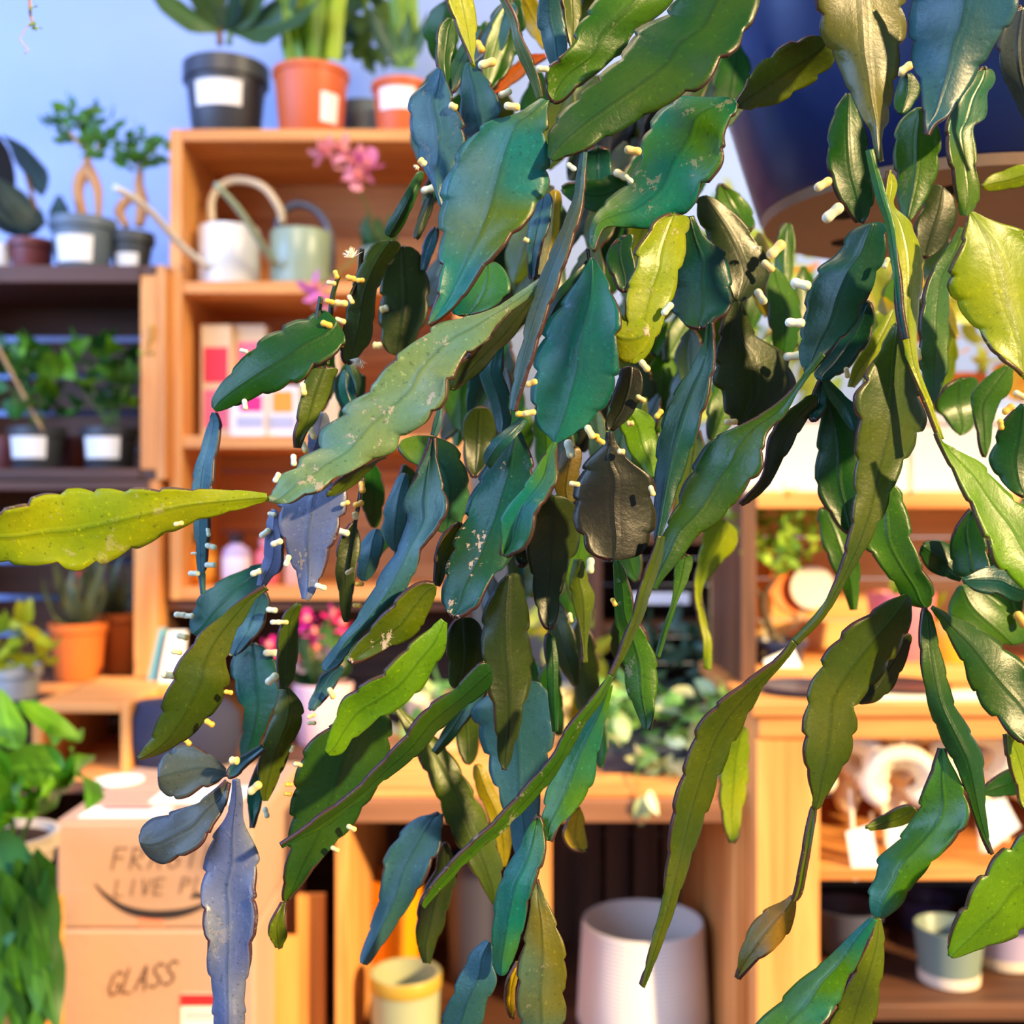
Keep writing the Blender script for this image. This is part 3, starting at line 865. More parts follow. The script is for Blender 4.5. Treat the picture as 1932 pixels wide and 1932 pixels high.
tube('bag_handle', [P(310, 1345, 1.62), P(318, 1318, 1.62), P(350, 1308, 1.62), P(382, 1320, 1.62), P(388, 1345, 1.62)], .004, plain('navy_cloth2', (30, 30, 50), .85), bg_, n=8)

# ------------------------------------------------------------------ left: plants on the upper crate
r, c, zt = pot_plant('rubber_plant', 'dark leaved rubber plant in an oxblood pot at the far left', 60, 0, 2.06, .033, .040, .062, REDP, rim=.003, z_base=zB1, rimh=.016)
rm = LMX('broad', 'rubber_leaf', (54, 52, 50), (62, 84, 76), curl=.5)
rn = LMX('ovate', 'rubber_leaf_cool', (70, 92, 84), (62, 80, 78), curl=.4)
for me_, a, b, rr_ in ((rm, (-30, 400), (4, 215), .2), (rn, (80, 372), (34, 238), -.5), (rn, (88, 425), (-30, 345), .4), (rn, (80, 430), (-50, 395), -.3), (rn, (92, 420), (150, 368), .3), (rn, (70, 425), (-20, 425), .6)):
    px_leaf(me_, r, a, b, 2.06, 2.0, rr_)
tube('stalk', [P(62, 440, 2.06), P(72, 420, 2.06), P(50, 330, 2.05)], .004, plain('stalk_brown', (126, 92, 50), .7), r)
wp = pot_plant('small_pot', 'white pot cut by the left edge, beside the oxblood pot', -2, 0, 2.05, .018, .022, .054, plain('white_pot', (220, 224, 232), .4), z_base=zB1, cat='pot')

def ficus(label, px, d, zb, rb, rt, h, mat, spec, trunk, crown, n, sz, grp='ginseng fig trees on the upper left crate'):
    r, c, zt = pot_plant('ginseng_fig', label, px, 0, d, rb, rt, h, mat, rim=.003, label_spec=spec, z_base=zb, rimh=.02, group=grp)
    tm = plain('fig_bark', (190, 142, 96), .7, .3, .15, bump=.5, bscale=50)
    for pts, rad in trunk: tube('trunk', [P(x, y, d) for x, y in pts], rad, tm, r, n=12)
    me = LMX('ovate', 'fig_leaf', (44, 100, 30), (88, 146, 36), curl=.3, nl=6, nw=3)
    for (cx_, cy_, rx, ry, k) in crown:
        for i in range(k):
            a = rl.uniform(0, 6.28); q = rl.random() ** .5
            x, y = cx_ + rx * q * math.cos(a), cy_ + ry * q * math.sin(a)
            dd = d + rl.uniform(-.05, .05)
            v = Vector((rl.uniform(-1, 1) + (x - cx_) / rx, rl.uniform(-.8, .4), rl.uniform(-.3, 1)))
            put_leaf(me, r, P(x, y, dd), v, sz * rl.uniform(.7, 1.2), rl.uniform(-2, 2))
        tube('twig', [P(trunk[0][0][-1][0], trunk[0][0][-1][1], d), P((trunk[0][0][-1][0] + cx_) / 2, (trunk[0][0][-1][1] + cy_) / 2 + 3, d), P(cx_, cy_, d)], .0018, tm, r, n=6)
    return r
ficus('ginseng fig with two legged pale trunk in a slate blue pot with a label', 157, 2.03, zB1, .046, .057, .092, GREYP, (.008, .056, -128, -50),
      [([(158, 415), (147, 365), (152, 335), (163, 315), (165, 290)], [.009, .010, .012, .009, .005]), ([(186, 415), (184, 360), (172, 330), (165, 312)], [.005, .009, .011, .009])],
      [(118, 232, 26, 22, 12), (150, 225, 40, 25, 26), (185, 240, 34, 34, 26), (190, 272, 26, 22, 20), (160, 262, 30, 24, 18), (135, 250, 22, 22, 10)], 0, .028)
ficus('smaller ginseng fig in a dark pot, against the side of the tall crate', 248, 2.06, zB1, .030, .040, .075, DGREYP, (.006, .034, -120, -50),
      [([(262, 428), (268, 385), (262, 350), (265, 320)], [.008, .012, .009, .005]), ([(240, 428), (225, 400), (240, 378), (262, 372)], [.006, .010, .009, .007])],
      [(255, 275, 34, 26, 26), (285, 280, 30, 24, 20), (265, 305, 34, 20, 22), (248, 298, 24, 18, 12)], 0, .027)

# pothos in the upper crate
zs = zB0 + .018
pm_ = LMX('heart', 'pothos_leaf', (34, 92, 34), (120, 178, 30), curl=.7)
pm2 = LMX('heart', 'pothos_dark', (22, 66, 34), (50, 110, 40), curl=.7)
for label, px, d, cxs in (('pothos in a black pot with white label, left one inside the upper crate', 70, 2.04, (40, 70, 95)), ('pothos in a black pot with white label, right one inside the upper crate', 207, 2.05, (165, 205, 235))):
    r, c, zt = pot_plant('potted_pothos', label, px, 0, d, .042, .050, .080, BLACKP, rim=.002, label_spec=(.022, .062, -132, -48), z_base=zs, group='pothos plants in the upper crate')
    for i in range(34):
        x0 = px + rl.uniform(-35, 35); y0 = rl.uniform(735, 800)
        x1 = rl.choice(cxs) + rl.uniform(-45, 45); y1 = rl.uniform(645, 775)
        a = P(x1, y1, d + rl.uniform(-.08, .06))
        put_leaf(rl.choice([pm_, pm2]), r, a, (rl.uniform(-1, 1), rl.uniform(-1, 0), rl.uniform(-.6, .7)), rl.uniform(.035, .062), rl.uniform(-1, 1))
    for i in range(9):
        x1 = rl.choice(cxs) + rl.uniform(-30, 30)
        tube('leaf_stalk', [P(px + rl.uniform(-15, 15), 805, d), P((px + x1) / 2, 760, d), P(x1, rl.uniform(680, 740), d)], .0014, plain('stalk_green', (96, 130, 40), .6), r, n=5, sub=3)
    if px < 100:
        px_leaf(pm_, r, (108, 715), (92, 640), 1.98, 1.95, .2); px_leaf(pm_, r, (118, 712), (150, 650), 1.98, 1.97, -.4)
for cxp, lab in ((10, 'oxblood pot at the left end inside the upper crate'), (137, 'oxblood pot between the two pothos pots')):
    pot_plant('small_pot', lab, cxp, 0, 2.14, .028, .036, .07, REDP, z_base=zs, cat='pot')
stick = tube('wooden_stick', [P(-10, 645, 1.94), P(35, 728, 1.97), P(82, 815, 2.0)], .0032, plain('stick_wood', (190, 156, 116), .7))
stick['label'] = 'thin wooden stick slanting into the left pothos pot'; stick['category'] = 'stick'

# terracotta pots with spiky plants in the lower crate
zs2 = zC0 + .018
tp = plain('terracotta', (206, 104, 44), .7, .2, .12)
spk = LMX('strap', 'spiky_green', (70, 84, 56), (110, 116, 80), curl=.8)
for label, px, d, rb, rt, h, n_ in (('terracotta pot with long spiky leaves, left one in the lower crate', 148, 2.03, .040, .050, .105, 22), ('darker terracotta pot tucked behind, right one in the lower crate', 222, 2.12, .034, .042, .115, 16)):
    r, c, zt = pot_plant('spiky_plant', label, px, 0, d, rb, rt, h, tp, z_base=zs2, rim=.002)
    for i in range(n_):
        a = rl.uniform(0, 6.28)
        put_leaf(spk, r, (c.x + .01 * math.cos(a), c.y + .01 * math.sin(a), zt - .01), (math.cos(a) * 1.0, math.sin(a) * .7 - .1, rl.uniform(.25, 1.3)), rl.uniform(.09, .15), rl.uniform(-.5, .5))
tube('red_flower_spike', [P(150, 1160, 2.03), P(147, 1110, 2.03), P(150, 1075, 2.02)], [.004, .008, .003], plain('spike_red', (190, 70, 56), .6), r)
# yellow green plant, far left
r, c, zt = pot_plant('variegated_plant', 'yellow green leafy plant in a pale grey pot at the left edge', 28, 1316, 1.86, .036, .042, .055, plain('pale_grey_pot', (190, 190, 188), .5), rim=.002)
ylm = LMX('broad', 'yellow_leaf', (216, 206, 30), (130, 170, 40), curl=.6)
for i in range(26):
    x, y = rl.uniform(-20, 85), rl.uniform(1160, 1260)
    put_leaf(ylm, r, P(x, y, 1.86 + rl.uniform(-.05, .05)), (rl.uniform(-.6, 1), rl.uniform(-.8, .1), rl.uniform(-1, .6)), rl.uniform(.035, .065), rl.uniform(-1, 1))
tube('stalk', [P(28, 1275, 1.86), P(30, 1230, 1.86), P(40, 1180, 1.86)], .002, plain('stalk_green', (96, 130, 40), .6), r)

# ------------------------------------------------------------------ money tree, front left, with pot
dT = 1.12
r, c, zt = pot_plant('money_tree', 'broad leaved green plant in a stone pot, front left before the boxes', 8, 1720, 1.25, .042, .056, .09, plain('stone_pot', (176, 160, 140), .8, bump=.4), rim=.004)
crate('stool', 'wooden stool under the stone pot at the front left', PX(-80, 1.2), -.537, 1.19, 1.31, 0, c.z - .001, (), nb=3, cat='stool')
gl = LMX('lance', 'money_leaf', (70, 140, 24), (120, 180, 30), curl=.4)
gl2 = LMX('ovate', 'money_leaf_cool', (52, 120, 80), (66, 130, 60), curl=.4)
L_ = [((150, 1390), (20, 1325)), ((30, 1330), (155, 1375)), ((0, 1300), (30, 1465)), ((120, 1450), (45, 1430)), ((118, 1452), (70, 1500)), ((122, 1450), (165, 1410)), ((122, 1452), (238, 1452)), ((120, 1455), (150, 1530)),
      ((120, 1450), (95, 1400)), ((-20, 1500), (115, 1490)), ((-10, 1490), (70, 1562)), ((118, 1450), (180, 1500)), ((10, 1560), (-20, 1420)), ((40, 1505), (118, 1520))]
L_ += [((-20, 1400), (40, 1350)), ((-30, 1450), (30, 1400)), ((20, 1480), (-20, 1330)), ((60, 1500), (10, 1440)), ((118, 1455), (215, 1480)), ((118, 1460), (90, 1545)), ((0, 1520), (60, 1470)), ((-20, 1540), (40, 1600)), ((150, 1400), (95, 1345))]
for i, (a, b) in enumerate(L_): px_leaf(gl, r, a, b, dT + .04 * (i % 4), dT - .03 + .02 * (i % 3), rl.uniform(-.8, .8))
for a, b in (((-30, 1550), (52, 1740)), ((-10, 1700), (35, 1900)), ((10, 1650), (95, 1860)), ((-40, 1600), (10, 1700)), ((60, 1620), (100, 1790)), ((20, 1780), (60, 1935)), ((-20, 1800), (-5, 1940)), ((70, 1600), (110, 1690)), ((40, 1700), (105, 1760)), ((50, 1690), (104, 1900)), ((30, 1620), (80, 1720)), ((60, 1760), (90, 1935)), ((0, 1640), (60, 1800)), ((-30, 1700), (20, 1860)), ((10, 1840), (70, 1960)), ((90, 1640), (60, 1760))):
    px_leaf(gl2 if a[1] < 1600 else LMX('lance', 'money_leaf_dark', (34, 84, 30), (70, 130, 30), curl=.4), r, a, b, dT, dT + .05, rl.uniform(-.6, .6))
for pts in ([(30, 1600), (20, 1540), (0, 1490)], [(34, 1600), (70, 1520), (120, 1452)], [(30, 1600), (-10, 1660), (-20, 1700)], [(36, 1600), (50, 1620), (68, 1610)]):
    tube('leaf_stalk', [P(x, y, 1.2 - .02 * i) for i, (x, y) in enumerate(pts)], .0028, plain('stalk_green', (96, 130, 40), .6), r, n=6)
tube('trunk', [P(30, 1660, 1.25), P(33, 1620, 1.23), P(30, 1595, 1.2)], .008, plain('stalk_brown', (126, 92, 50), .7), r)

# ------------------------------------------------------------------ cardboard boxes
CARD = plain('cardboard', (176, 144, 124), .75, .2, .08, bump=.15, bscale=80)
INK = plain('marker_ink', (38, 34, 40), .6)
INKF = plain('marker_ink_faint', (112, 88, 78), .6)
RED = plain('label_red', (206, 40, 46), .5)
TAPE = plain('pink_tape', (206, 132, 108), .35)
FONT = {'F': [[(0, 0), (0, 2), (1, 2)], [(0, 1.1), (.8, 1.1)]], 'R': [[(0, 0), (0, 2), (.9, 1.8), (.9, 1.2), (0, 1), (1, 0)]], 'A': [[(0, 0), (.5, 2), (1, 0)], [(.2, .8), (.8, .8)]],
        'G': [[(1, 1.7), (.6, 2), (.1, 1.6), (0, .6), (.4, 0), (.95, .2), (1, .9), (.6, .9)]], 'I': [[(.5, 0), (.5, 2)]], 'L': [[(.1, 2), (.1, 0), (1, 0)]], 'E': [[(1, 2), (0, 2), (0, 0), (1, 0)], [(0, 1), (.8, 1)]],
        'V': [[(0, 2), (.5, 0), (1, 2)]], 'P': [[(0, 0), (0, 2), (.9, 1.8), (.9, 1.2), (0, 1)]], 'N': [[(0, 0), (0, 2), (1, 0), (1, 2)]], 'T': [[(.5, 0), (.5, 2)], [(0, 2), (1, 2)]],
        'S': [[(1, 1.8), (.5, 2), (.05, 1.6), (.3, 1.1), (.8, .9), (1, .4), (.5, 0), (0, .2)]], ' ': []}
def writing(parent, text, x, y, step, hpx, d, slant, rise, mat, rad=.0011, wid=.62):
    vs, fs = [], []
    for k, ch in enumerate(text):
        for st in FONT[ch]:
            pts = [P(x + k * step + (u * wid * step) + v * slant, y + rise * k - v / 2 * hpx, d) for u, v in st]
            for a, b in zip(pts, pts[1:]):
                t = (b - a).normalized(); n_ = Vector((-t.z, 0, t.x)) * rad
                a2, b2 = a - t * rad * .6, b + t * rad * .6
                i = len(vs)
                for off in (0, .0009):
                    o_ = Vector((0, -off, 0))
                    vs += [a2 + n_ + o_, a2 - n_ + o_, b2 - n_ + o_, b2 + n_ + o_]
                fs += [(i + 4, i + 5, i + 6, i + 7), (i, i + 3, i + 2, i + 1), (i, i + 1, i + 5, i + 4), (i + 1, i + 2, i + 6, i + 5), (i + 2, i + 3, i + 7, i + 6), (i + 3, i, i + 4, i + 7)]
    return mesh_obj('handwriting', vs, fs, mat, parent)
dX = 1.35; yX = 1.665
def ccrate(label, x0, x1, y0, y1, z0, z1):
    r = root('cardboard_box', label, 'box', ((x0 + x1) / 2, (y0 + y1) / 2, z0))
    box('carton', x0, x1, y0, y1, z0, z1, CARD, r, .003)
    return r
zU1, zU0 = PZ(1553, dX), PZ(1752, dX)
U = ccrate('upper cardboard box with marker writing and a black curved line', PX(106, dX), PX(476, dX), dX, yX, zU0, zU1)
box('lid_flap', PX(106, dX) + .001, PX(476, dX) - .001, dX + .002, (dX + yX) / 2 - .0015, zU1, zU1 + .0035, CARD, U, .001)
box('lid_flap', PX(106, dX) + .001, PX(476, dX) - .001, (dX + yX) / 2 + .0015, yX - .002, zU1, zU1 + .0035, CARD, U, .001)
writing(U, 'FRAGILE', 212, 1640, 34, 40, dX - .0002, 4, -1, INKF)
writing(U, 'LIVE PLANTS', 215, 1690, 25, 30, dX - .0002, 3, -1, INKF, .0009)
def arc(parent, pts, d, mat, name='printed_arc'):
    vs, fs = [], []
    q = catm([p for p in pts], 6)
    for (x, y, w_) in q:
        for o_ in (0, .0007): vs += [P(x, y - w_, d) - Vector((0, o_, 0)), P(x, y + w_, d) - Vector((0, o_, 0))]
    for i in range(len(q) - 1):
        a = i * 4; b = a + 4
        fs += [(a + 2, a + 3, b + 3, b + 2), (a, b, b + 1, a + 1), (a, a + 2, b + 2, b), (a + 1, b + 1, b + 3, a + 3)]
    return mesh_obj(name, vs, fs, mat, parent)
arc(U, [(180, 1668, 2), (200, 1690, 5), (235, 1714, 7), (280, 1725, 8), (330, 1724, 8), (370, 1714, 6), (395, 1700, 4)], dX - .0002, INK)
arc(U, [(360, 1692, 3), (375, 1690, 4), (392, 1696, 3), (392, 1712, 3), (386, 1724, 2)], dX - .0002, INK)
box('packing_tape', PX(262, dX), PX(308, dX), dX - .0006, dX + .001, zU0 + .001, PZ(1728, dX), TAPE, U, 0)
box('shipping_label', PX(140, dX) , PX(300, dX), dX + .012, dX + .06, zU1 + .0035, zU1 + .0045, WHITE, U, 0)
box('label_stripe', PX(165, dX), PX(262, dX), dX + .045, dX + .056, zU1 + .0045, zU1 + .005, RED, U, 0)
box('paper_sheet', PX(240, dX), PX(420, dX), dX + .08, dX + .16, zU1 + .0035, zU1 + .005, WHITE, U, 0)
lathe('paper_disc', [(.002, 0), (.034, 0), (.034, .0015), (.002, .0015)], (PX(225, dX + .2), dX + .2, zU1 + .0035), WHITE, U, n=32)
Lw = ccrate('lower cardboard box with GLASS written in marker and a red and white label', PX(106, dX), PX(482, dX), dX - .004, yX + .01, zU0 - .30, zU0 - .001)
writing(Lw, 'GLASS', 202, 1878, 26, 46, dX - .0044, 7, -5, plain('marker_ink_brown', (84, 60, 50), .6), .0011, .7)
box('printed_label', PX(344, dX), PX(440, dX), dX - .0055, dX - .003, PZ(1945, dX), PZ(1872, dX), WHITE, Lw, 0)
box('label_stripe', PX(344, dX), PX(440, dX), dX - .0062, dX - .005, PZ(1894, dX), PZ(1872, dX), RED, Lw, 0)
box('label_stripe', PX(352, dX), PX(440, dX), dX - .0062, dX - .005, PZ(1920, dX), PZ(1902, dX), plain('label_pink', (240, 190, 196), .5), Lw, 0)
crate('bench', 'wooden bench below the cardboard boxes', PX(90, dX), PX(500, dX), dX - .02, yX + .02, 0, zU0 - .3015, (), nb=3, cat='bench')
# boards leaning behind the boxes
slab('pale timber board standing between the boxes and the low shelf', [(560, 2060), (612, 2060), (612, 1690), (560, 1690)], 1.50, 1.50, .012, PINEZ, 'timber_board', 'board')
slab('short orange timber board next to the taller one', [(500, 2060), (560, 2060), (560, 1770), (500, 1770)], 1.46, 1.46, .012, PINEZ, 'timber_board', 'board')

# ------------------------------------------------------------------ things in the low shelf
zf = zM0 + .018
def shade(name, label, cx, d, zb, r0, r1, h, mat, inner, cat, rim=.003):
    c = Vector((PX(cx, d), d, zb))
    r = root(name, label, cat, c)
    lathe('shell', [(r0 * .9, .0), (r0 * .98, .004), (r0, .02), (r1, h - .001), (r1 - .002, h), (r1 - rim, h - .001), (r0 - rim - .001, .012), (.004, .01)], c, mat, r, n=64)
    return r, c
dP = 1.62
hp = PZ(1735, dP) - zf
lin_m = plain('ribbed_white', (238, 230, 222), .6, .3, .02)
r, c = shade('white_planter', 'large white ribbed tapering planter standing in the low shelf', 1213, dP, zf, .0965, .0885, hp, lin_m, None, 'planter')
for i in range(26): lathe('rib_ring', [(.0965 - .008 * (i + 1) / 27 + .0004, hp * (i + 1) / 27 - .0015), (.0965 - .008 * (i + 1) / 27 + .0012, hp * (i + 1) / 27), (.0965 - .008 * (i + 1) / 27 + .0004, hp * (i + 1) / 27 + .0015)], c, lin_m, r, n=64, ring=True)
dY = 1.74
r, c = shade('yellow_pot', 'bright amber yellow pot in the low shelf behind a green one', 742, dY, zf, .040, .046, PZ(1650, dY) - zf, plain('amber_glaze', (244, 150, 10), .35, coat=.3), None, 'pot')
d5 = 1.50
r, c = shade('green_pot', 'pale green stoneware pot with yellowish rim, front of the low shelf', 765, d5, zf, .044, .048, PZ(1832, d5) - zf, plain('celadon', (160, 164, 128), .4), None, 'pot', rim=.005)
lathe('rim_band', [(.0485, PZ(1860, d5) - zf), (.0492, PZ(1858, d5) - zf), (.0492, PZ(1834, d5) - zf), (.0482, PZ(1832, d5) - zf)], c, plain('ochre_glaze', (176, 144, 52), .4), r, n=64, ring=True)
r, c = shade('dark_vase', 'tall slate blue vase behind the stems in the low shelf', 895, 1.76, zf, .040, .047, PZ(1610, 1.76) - zf, plain('slate_glaze', (66, 66, 84), .4), None, 'vase')

# pothos trays on top of the low shelf
vm = LMX('ovate', 'variegated_leaf', (170, 200, 136), (228, 234, 190), curl=.5)
vm2 = LMX('ovate', 'pothos_mid', (84, 146, 72), (140, 190, 96), curl=.5)
ztop = zM1 + .010
tr = root('plant_tray', 'trailing variegated green plants in a dark tray on the low shelf', 'plant', (PX(1290, 1.62), 1.62, ztop))
box('tray', PX(1130, 1.62), PX(1425, 1.62), 1.56, 1.74, ztop, ztop + .035, plain('slate_tray', (48, 52, 66), .5), tr, .004)
for i in range(210):
    x = rl.uniform(1125, 1420); y = rl.uniform(1290, 1480)
    d = rl.uniform(1.54, 1.74)
    put_leaf(vm if rl.random() < (.3 if y < 1380 else .62) else vm2, tr, P(x, y, d), (rl.uniform(-1, 1), rl.uniform(-1, .2), rl.uniform(-1.0, .5)), rl.uniform(.03, .055), rl.uniform(-2, 2))
tube('leaf_stalk', [P(1200, 1440, 1.58), P(1206, 1480, 1.47), P(1212, 1504, 1.44)], .0014, plain('stalk_green', (96, 130, 40), .6), tr, n=5); put_leaf(vm, tr, P(1212, 1500, 1.44), (0, 0, -1), .05); put_leaf(vm, tr, P(1226, 1490, 1.44), (.1, -.2, -1), .035)
tr2 = root('fern_bush', 'dark blue green bushy plant behind the variegated trailing plants', 'plant', (PX(1290, 1.84), 1.84, ztop))
lathe('pot', [(.05, 0), (.06, .08), (.056, .08), (.05, .07), (.004, .07)], (PX(1290, 1.84), 1.84, ztop), BLACKP, tr2)
fm2 = LMX('lance', 'blue_green_leaf', (52, 84, 78), (70, 110, 80), curl=.6)
for i in range(110):
    put_leaf(fm2, tr2, P(rl.uniform(1200, 1400), rl.uniform(1180, 1400), 1.84 + rl.uniform(-.06, .06)), (rl.uniform(-1, 1), rl.uniform(-.7, .3), rl.uniform(-.6, 1)), rl.uniform(.04, .075), rl.uniform(-2, 2))

# plants and things on the low shelf's left part, behind the stems
r, c, zt = pot_plant('potted_plant', 'leafy plant in a pale pot on the low shelf, half hidden by hanging stems', 830, 0, 1.74, .045, .055, .08, plain('peach_pot', (214, 170, 140), .5), z_base=ztop)
for i in range(40):
    put_leaf(vm2 if rl.random() < .7 else vm, r, P(rl.uniform(740, 900), rl.uniform(1290, 1420), 1.74 + rl.uniform(-.05, .05)), (rl.uniform(-1, 1), rl.uniform(-.7, .3), rl.uniform(-.3, 1)), rl.uniform(.035, .055), rl.uniform(-2, 2))
r, c, zt = pot_plant('potted_plant', 'yellow green plant on the low shelf behind the centre of the hanging stems', 1010, 0, 1.78, .05, .06, .09, plain('cream_pot', (226, 206, 160), .5), z_base=ztop)
for i in range(60):
    put_leaf(LMX('broad', 'lime_leaf', (150, 170, 40), (196, 196, 70), curl=.5), r, P(rl.uniform(930, 1130), rl.uniform(1180, 1430), 1.8 + rl.uniform(-.06, .06)), (rl.uniform(-1, 1), rl.uniform(-.7, .3), rl.uniform(-.3, 1)), rl.uniform(.04, .07), rl.uniform(-2, 2))

# ------------------------------------------------------------------ hutch contents
zh = zF0 + .022
r, c, zt = pot_plant('bonsai_tree', 'small bonsai tree with round green crown in a navy pot in the hutch', 1468, 0, 1.62, .034, .040, .034, plain('navy_glaze', (44, 50, 76), .35), z_base=zh, rim=.003, rimh=.01)
bk = plain('bonsai_bark', (96, 78, 60), .85, bump=.5)
tube('trunk', [P(1470, 1285, 1.62), P(1480, 1230, 1.62), P(1450, 1180, 1.62), P(1440, 1130, 1.62), P(1465, 1085, 1.62), P(1475, 1040, 1.62)], [.008, .007, .006, .005, .004, .003], bk, r)
tube('branch', [P(1445, 1140, 1.62), P(1420, 1100, 1.62), P(1410, 1060, 1.62)], .003, bk, r); tube('branch', [P(1465, 1085, 1.62), P(1500, 1060, 1.62), P(1530, 1030, 1.62)], .003, bk, r)
bl_ = LMX('ovate', 'bonsai_leaf', (96, 150, 36), (168, 196, 60), curl=.3, nl=6, nw=3)
for i in range(150):
    a = rl.uniform(0, 6.28); q = rl.random() ** .5
    put_leaf(bl_, r, P(1470 + 88 * q * math.cos(a), 1005 + 75 * q * math.sin(a), 1.62 + rl.uniform(-.05, .045)), (rl.uniform(-1, 1), rl.uniform(-.8, .3), rl.uniform(-.4, 1)), rl.uniform(.018, .032), rl.uniform(-2, 2))
mossm = LMX('ovate', 'moss_grey', (150, 140, 110), (176, 160, 120), curl=.5, nl=6, nw=3)
for i in range(36):
    put_leaf(mossm, r, P(1480 + rl.uniform(-40, 45), 1200 + rl.uniform(-45, 60), 1.62 + rl.uniform(-.02, .02)), (rl.uniform(-1, 1), rl.uniform(-.8, .3), rl.uniform(-1, 1)), rl.uniform(.015, .025), rl.uniform(-2, 2), 'twig_leaf')
tag_o = slab('white plant tag leaning on the bonsai pot', [(1478, 1318), (1530, 1296), (1496, 1222), (1440, 1246)], 1.555, 1.575, .002, WHITE, 'plant_tag', 'tag')
# round terracotta dish with pale disc leaning at the back
dd_ = 1.74
def disc(label, cx, cy, d, R, mat, th, name, cat, mat2=None, off=None):
    c = P(cx, cy, d); r = root(name, label, cat, c)
    vs, fs = [], []; n = 48
    prof = [(.002, 0), (R * .9, -th * .3), (R, -th), (R * .98, -th * 1.2), (R * .85, -th * .7), (.002, -th * .6)]
    for rr_, y in prof:
        for i in range(n):
            a = 2 * math.pi * i / n
            vs.append(c + Vector((rr_ * math.cos(a), y, rr_ * math.sin(a))))
    for j in range(len(prof) - 1):
        for i in range(n):
            a, b = j * n + i, j * n + (i + 1) % n
            fs.append((a, b, b + n, a + n))
    mesh_obj('dish', vs, fs, mat, r, True)
    if mat2:
        cc = P(off[0], off[1], d - th - .004); vs, fs = [], []
        for y in (0, -.002):
            for i in range(n):
                a = 2 * math.pi * i / n
                vs.append(cc + Vector((off[2] * math.cos(a), y, off[2] * math.sin(a))))
        fs = [tuple(range(n)), tuple(range(n, 2 * n))[::-1]] + [(i, i + n, (i + 1) % n + n, (i + 1) % n) for i in range(n)]
        mesh_obj('pale_disc', vs, fs, WHITE, r)
    return r
disc('round terracotta dish with a pale disc leaning at the back of the hutch', 1500, 1105, dd_, .046, plain('terracotta_bright', (232, 126, 58), .6), .014, 'terracotta_dish', 'dish', True, (1532, 1108, .034))
r, c, zt = pot_plant('pink_planter', 'pink and cream planter behind the folded green stems in the hutch', 1700, 0, 1.66, .04, .05, .10, plain('pink_glaze', (226, 110, 120), .4), z_base=zh, cat='planter')
for i in range(16): put_leaf(ylm, r, P(1700 + rl.uniform(-40, 60), 1160 + rl.uniform(-30, 30), 1.66), (rl.uniform(-1, 1), -.3, rl.uniform(0, 1)), .04, rl.uniform(-1, 1))
r, c, zt = pot_plant('amber_planter', 'amber glass pot on a dark saucer, right of the pink planter in the hutch', 1790, 0, 1.64, .03, .036, .06, plain('amber_glaze2', (206, 156, 40), .3), z_base=zh, cat='planter')
sa = lathe('saucer', [(.05, 0), (.062, .004), (.064, .012), (.058, .008), (.003, .006)], (PX(1700, 1.49), 1.49, zE1), plain('black_saucer', (36, 32, 34), .4))
sa['label'] = 'flat black saucer on the cabinet top before the hutch'; sa['category'] = 'saucer'
sa = lathe('saucer', [(.05, 0), (.06, .004), (.062, .010), (.056, .007), (.003, .005)], (PX(1520, 1.49), 1.49, zE1), plain('navy_saucer', (40, 44, 64), .4))
sa['label'] = 'navy saucer on the cabinet top below the bonsai'; sa['category'] = 'saucer'
cl = box('cream_runner', PX(1600, 1.44), PX(2000, 1.44), 1.412, 1.47, zE1, zE1 + .006, plain('linen', (232, 214, 190), .8)); cl['label'] = 'pale linen runner along the cabinet front edge'; cl['category'] = 'cloth'

# cream boxes on the hutch
for i, (x0, x1, y0) in enumerate(((1405, 1716, 770), (1722, 2010, 775))):
    d = 1.60
    r = root('cream_box', ('wide cream storage box on the hutch, left one behind the big olive stem', 'wide cream storage box on the hutch, right one behind the long pale stem')[i], 'box', ((PX(x0, d) + PX(x1, d)) / 2, 1.68, zF1), 'cream boxes on the hutch')
    cmat = plain('cream_card', (244, 234, 206), .6, .3, .02)
    box('box_body', PX(x0, d), PX(x1, d), d, 1.76, zF1 + .0005, PZ(y0 + 26, d), cmat, r, .003)
    box('lid', PX(x0, d) - .002, PX(x1, d) + .002, d - .003, 1.763, PZ(y0 + 26, d), PZ(y0, d), cmat, r, .003)
# orange flowering plant behind, upper right
r = root('flowering_plant', 'orange and yellow leaved plant on the cream boxes, behind the hanging stems', 'plant', (PX(1790, 1.68), 1.68, PZ(775, 1.6)))
lathe('pot', [(.04, 0), (.055, .06), (.05, .06), (.045, .05), (.004, .05)], (PX(1790, 1.68), 1.68, PZ(775, 1.6)), tp, r)
om = LMX('broad', 'orange_leaf', (240, 150, 40), (250, 200, 60), curl=.5); gm3 = LMX('broad', 'lime_leaf', (150, 170, 40), (196, 196, 70), curl=.5)
for i in range(110):
    put_leaf(om if rl.random() < .5 else gm3, r, P(rl.uniform(1630, 1960), rl.uniform(460, 740), 1.68 + rl.uniform(-.1, .1)), (rl.uniform(-1, 1), rl.uniform(-.7, .3), rl.uniform(-.6, 1)), rl.uniform(.05, .08), rl.uniform(-2, 2))
r = root('flowering_plant', 'tall lime and yellow leaved plant behind the middle of the hanging stems', 'plant', (PX(1400, 1.9), 1.9, PZ(1010, 1.95)))
lathe('pot', [(.06, 0), (.08, .12), (.075, .12), (.07, .11), (.004, .11)], (PX(1330, 2.1), 2.1, PZ(1008, 1.95)), tp, r)
tube('stalk', [(PX(1330, 2.1), 2.1, PZ(1008, 1.95) + .1), P(1350, 780, 2.05), P(1420, 620, 2.0), P(1400, 450, 2.0)], .006, plain('stalk_green', (96, 130, 40), .6), r)
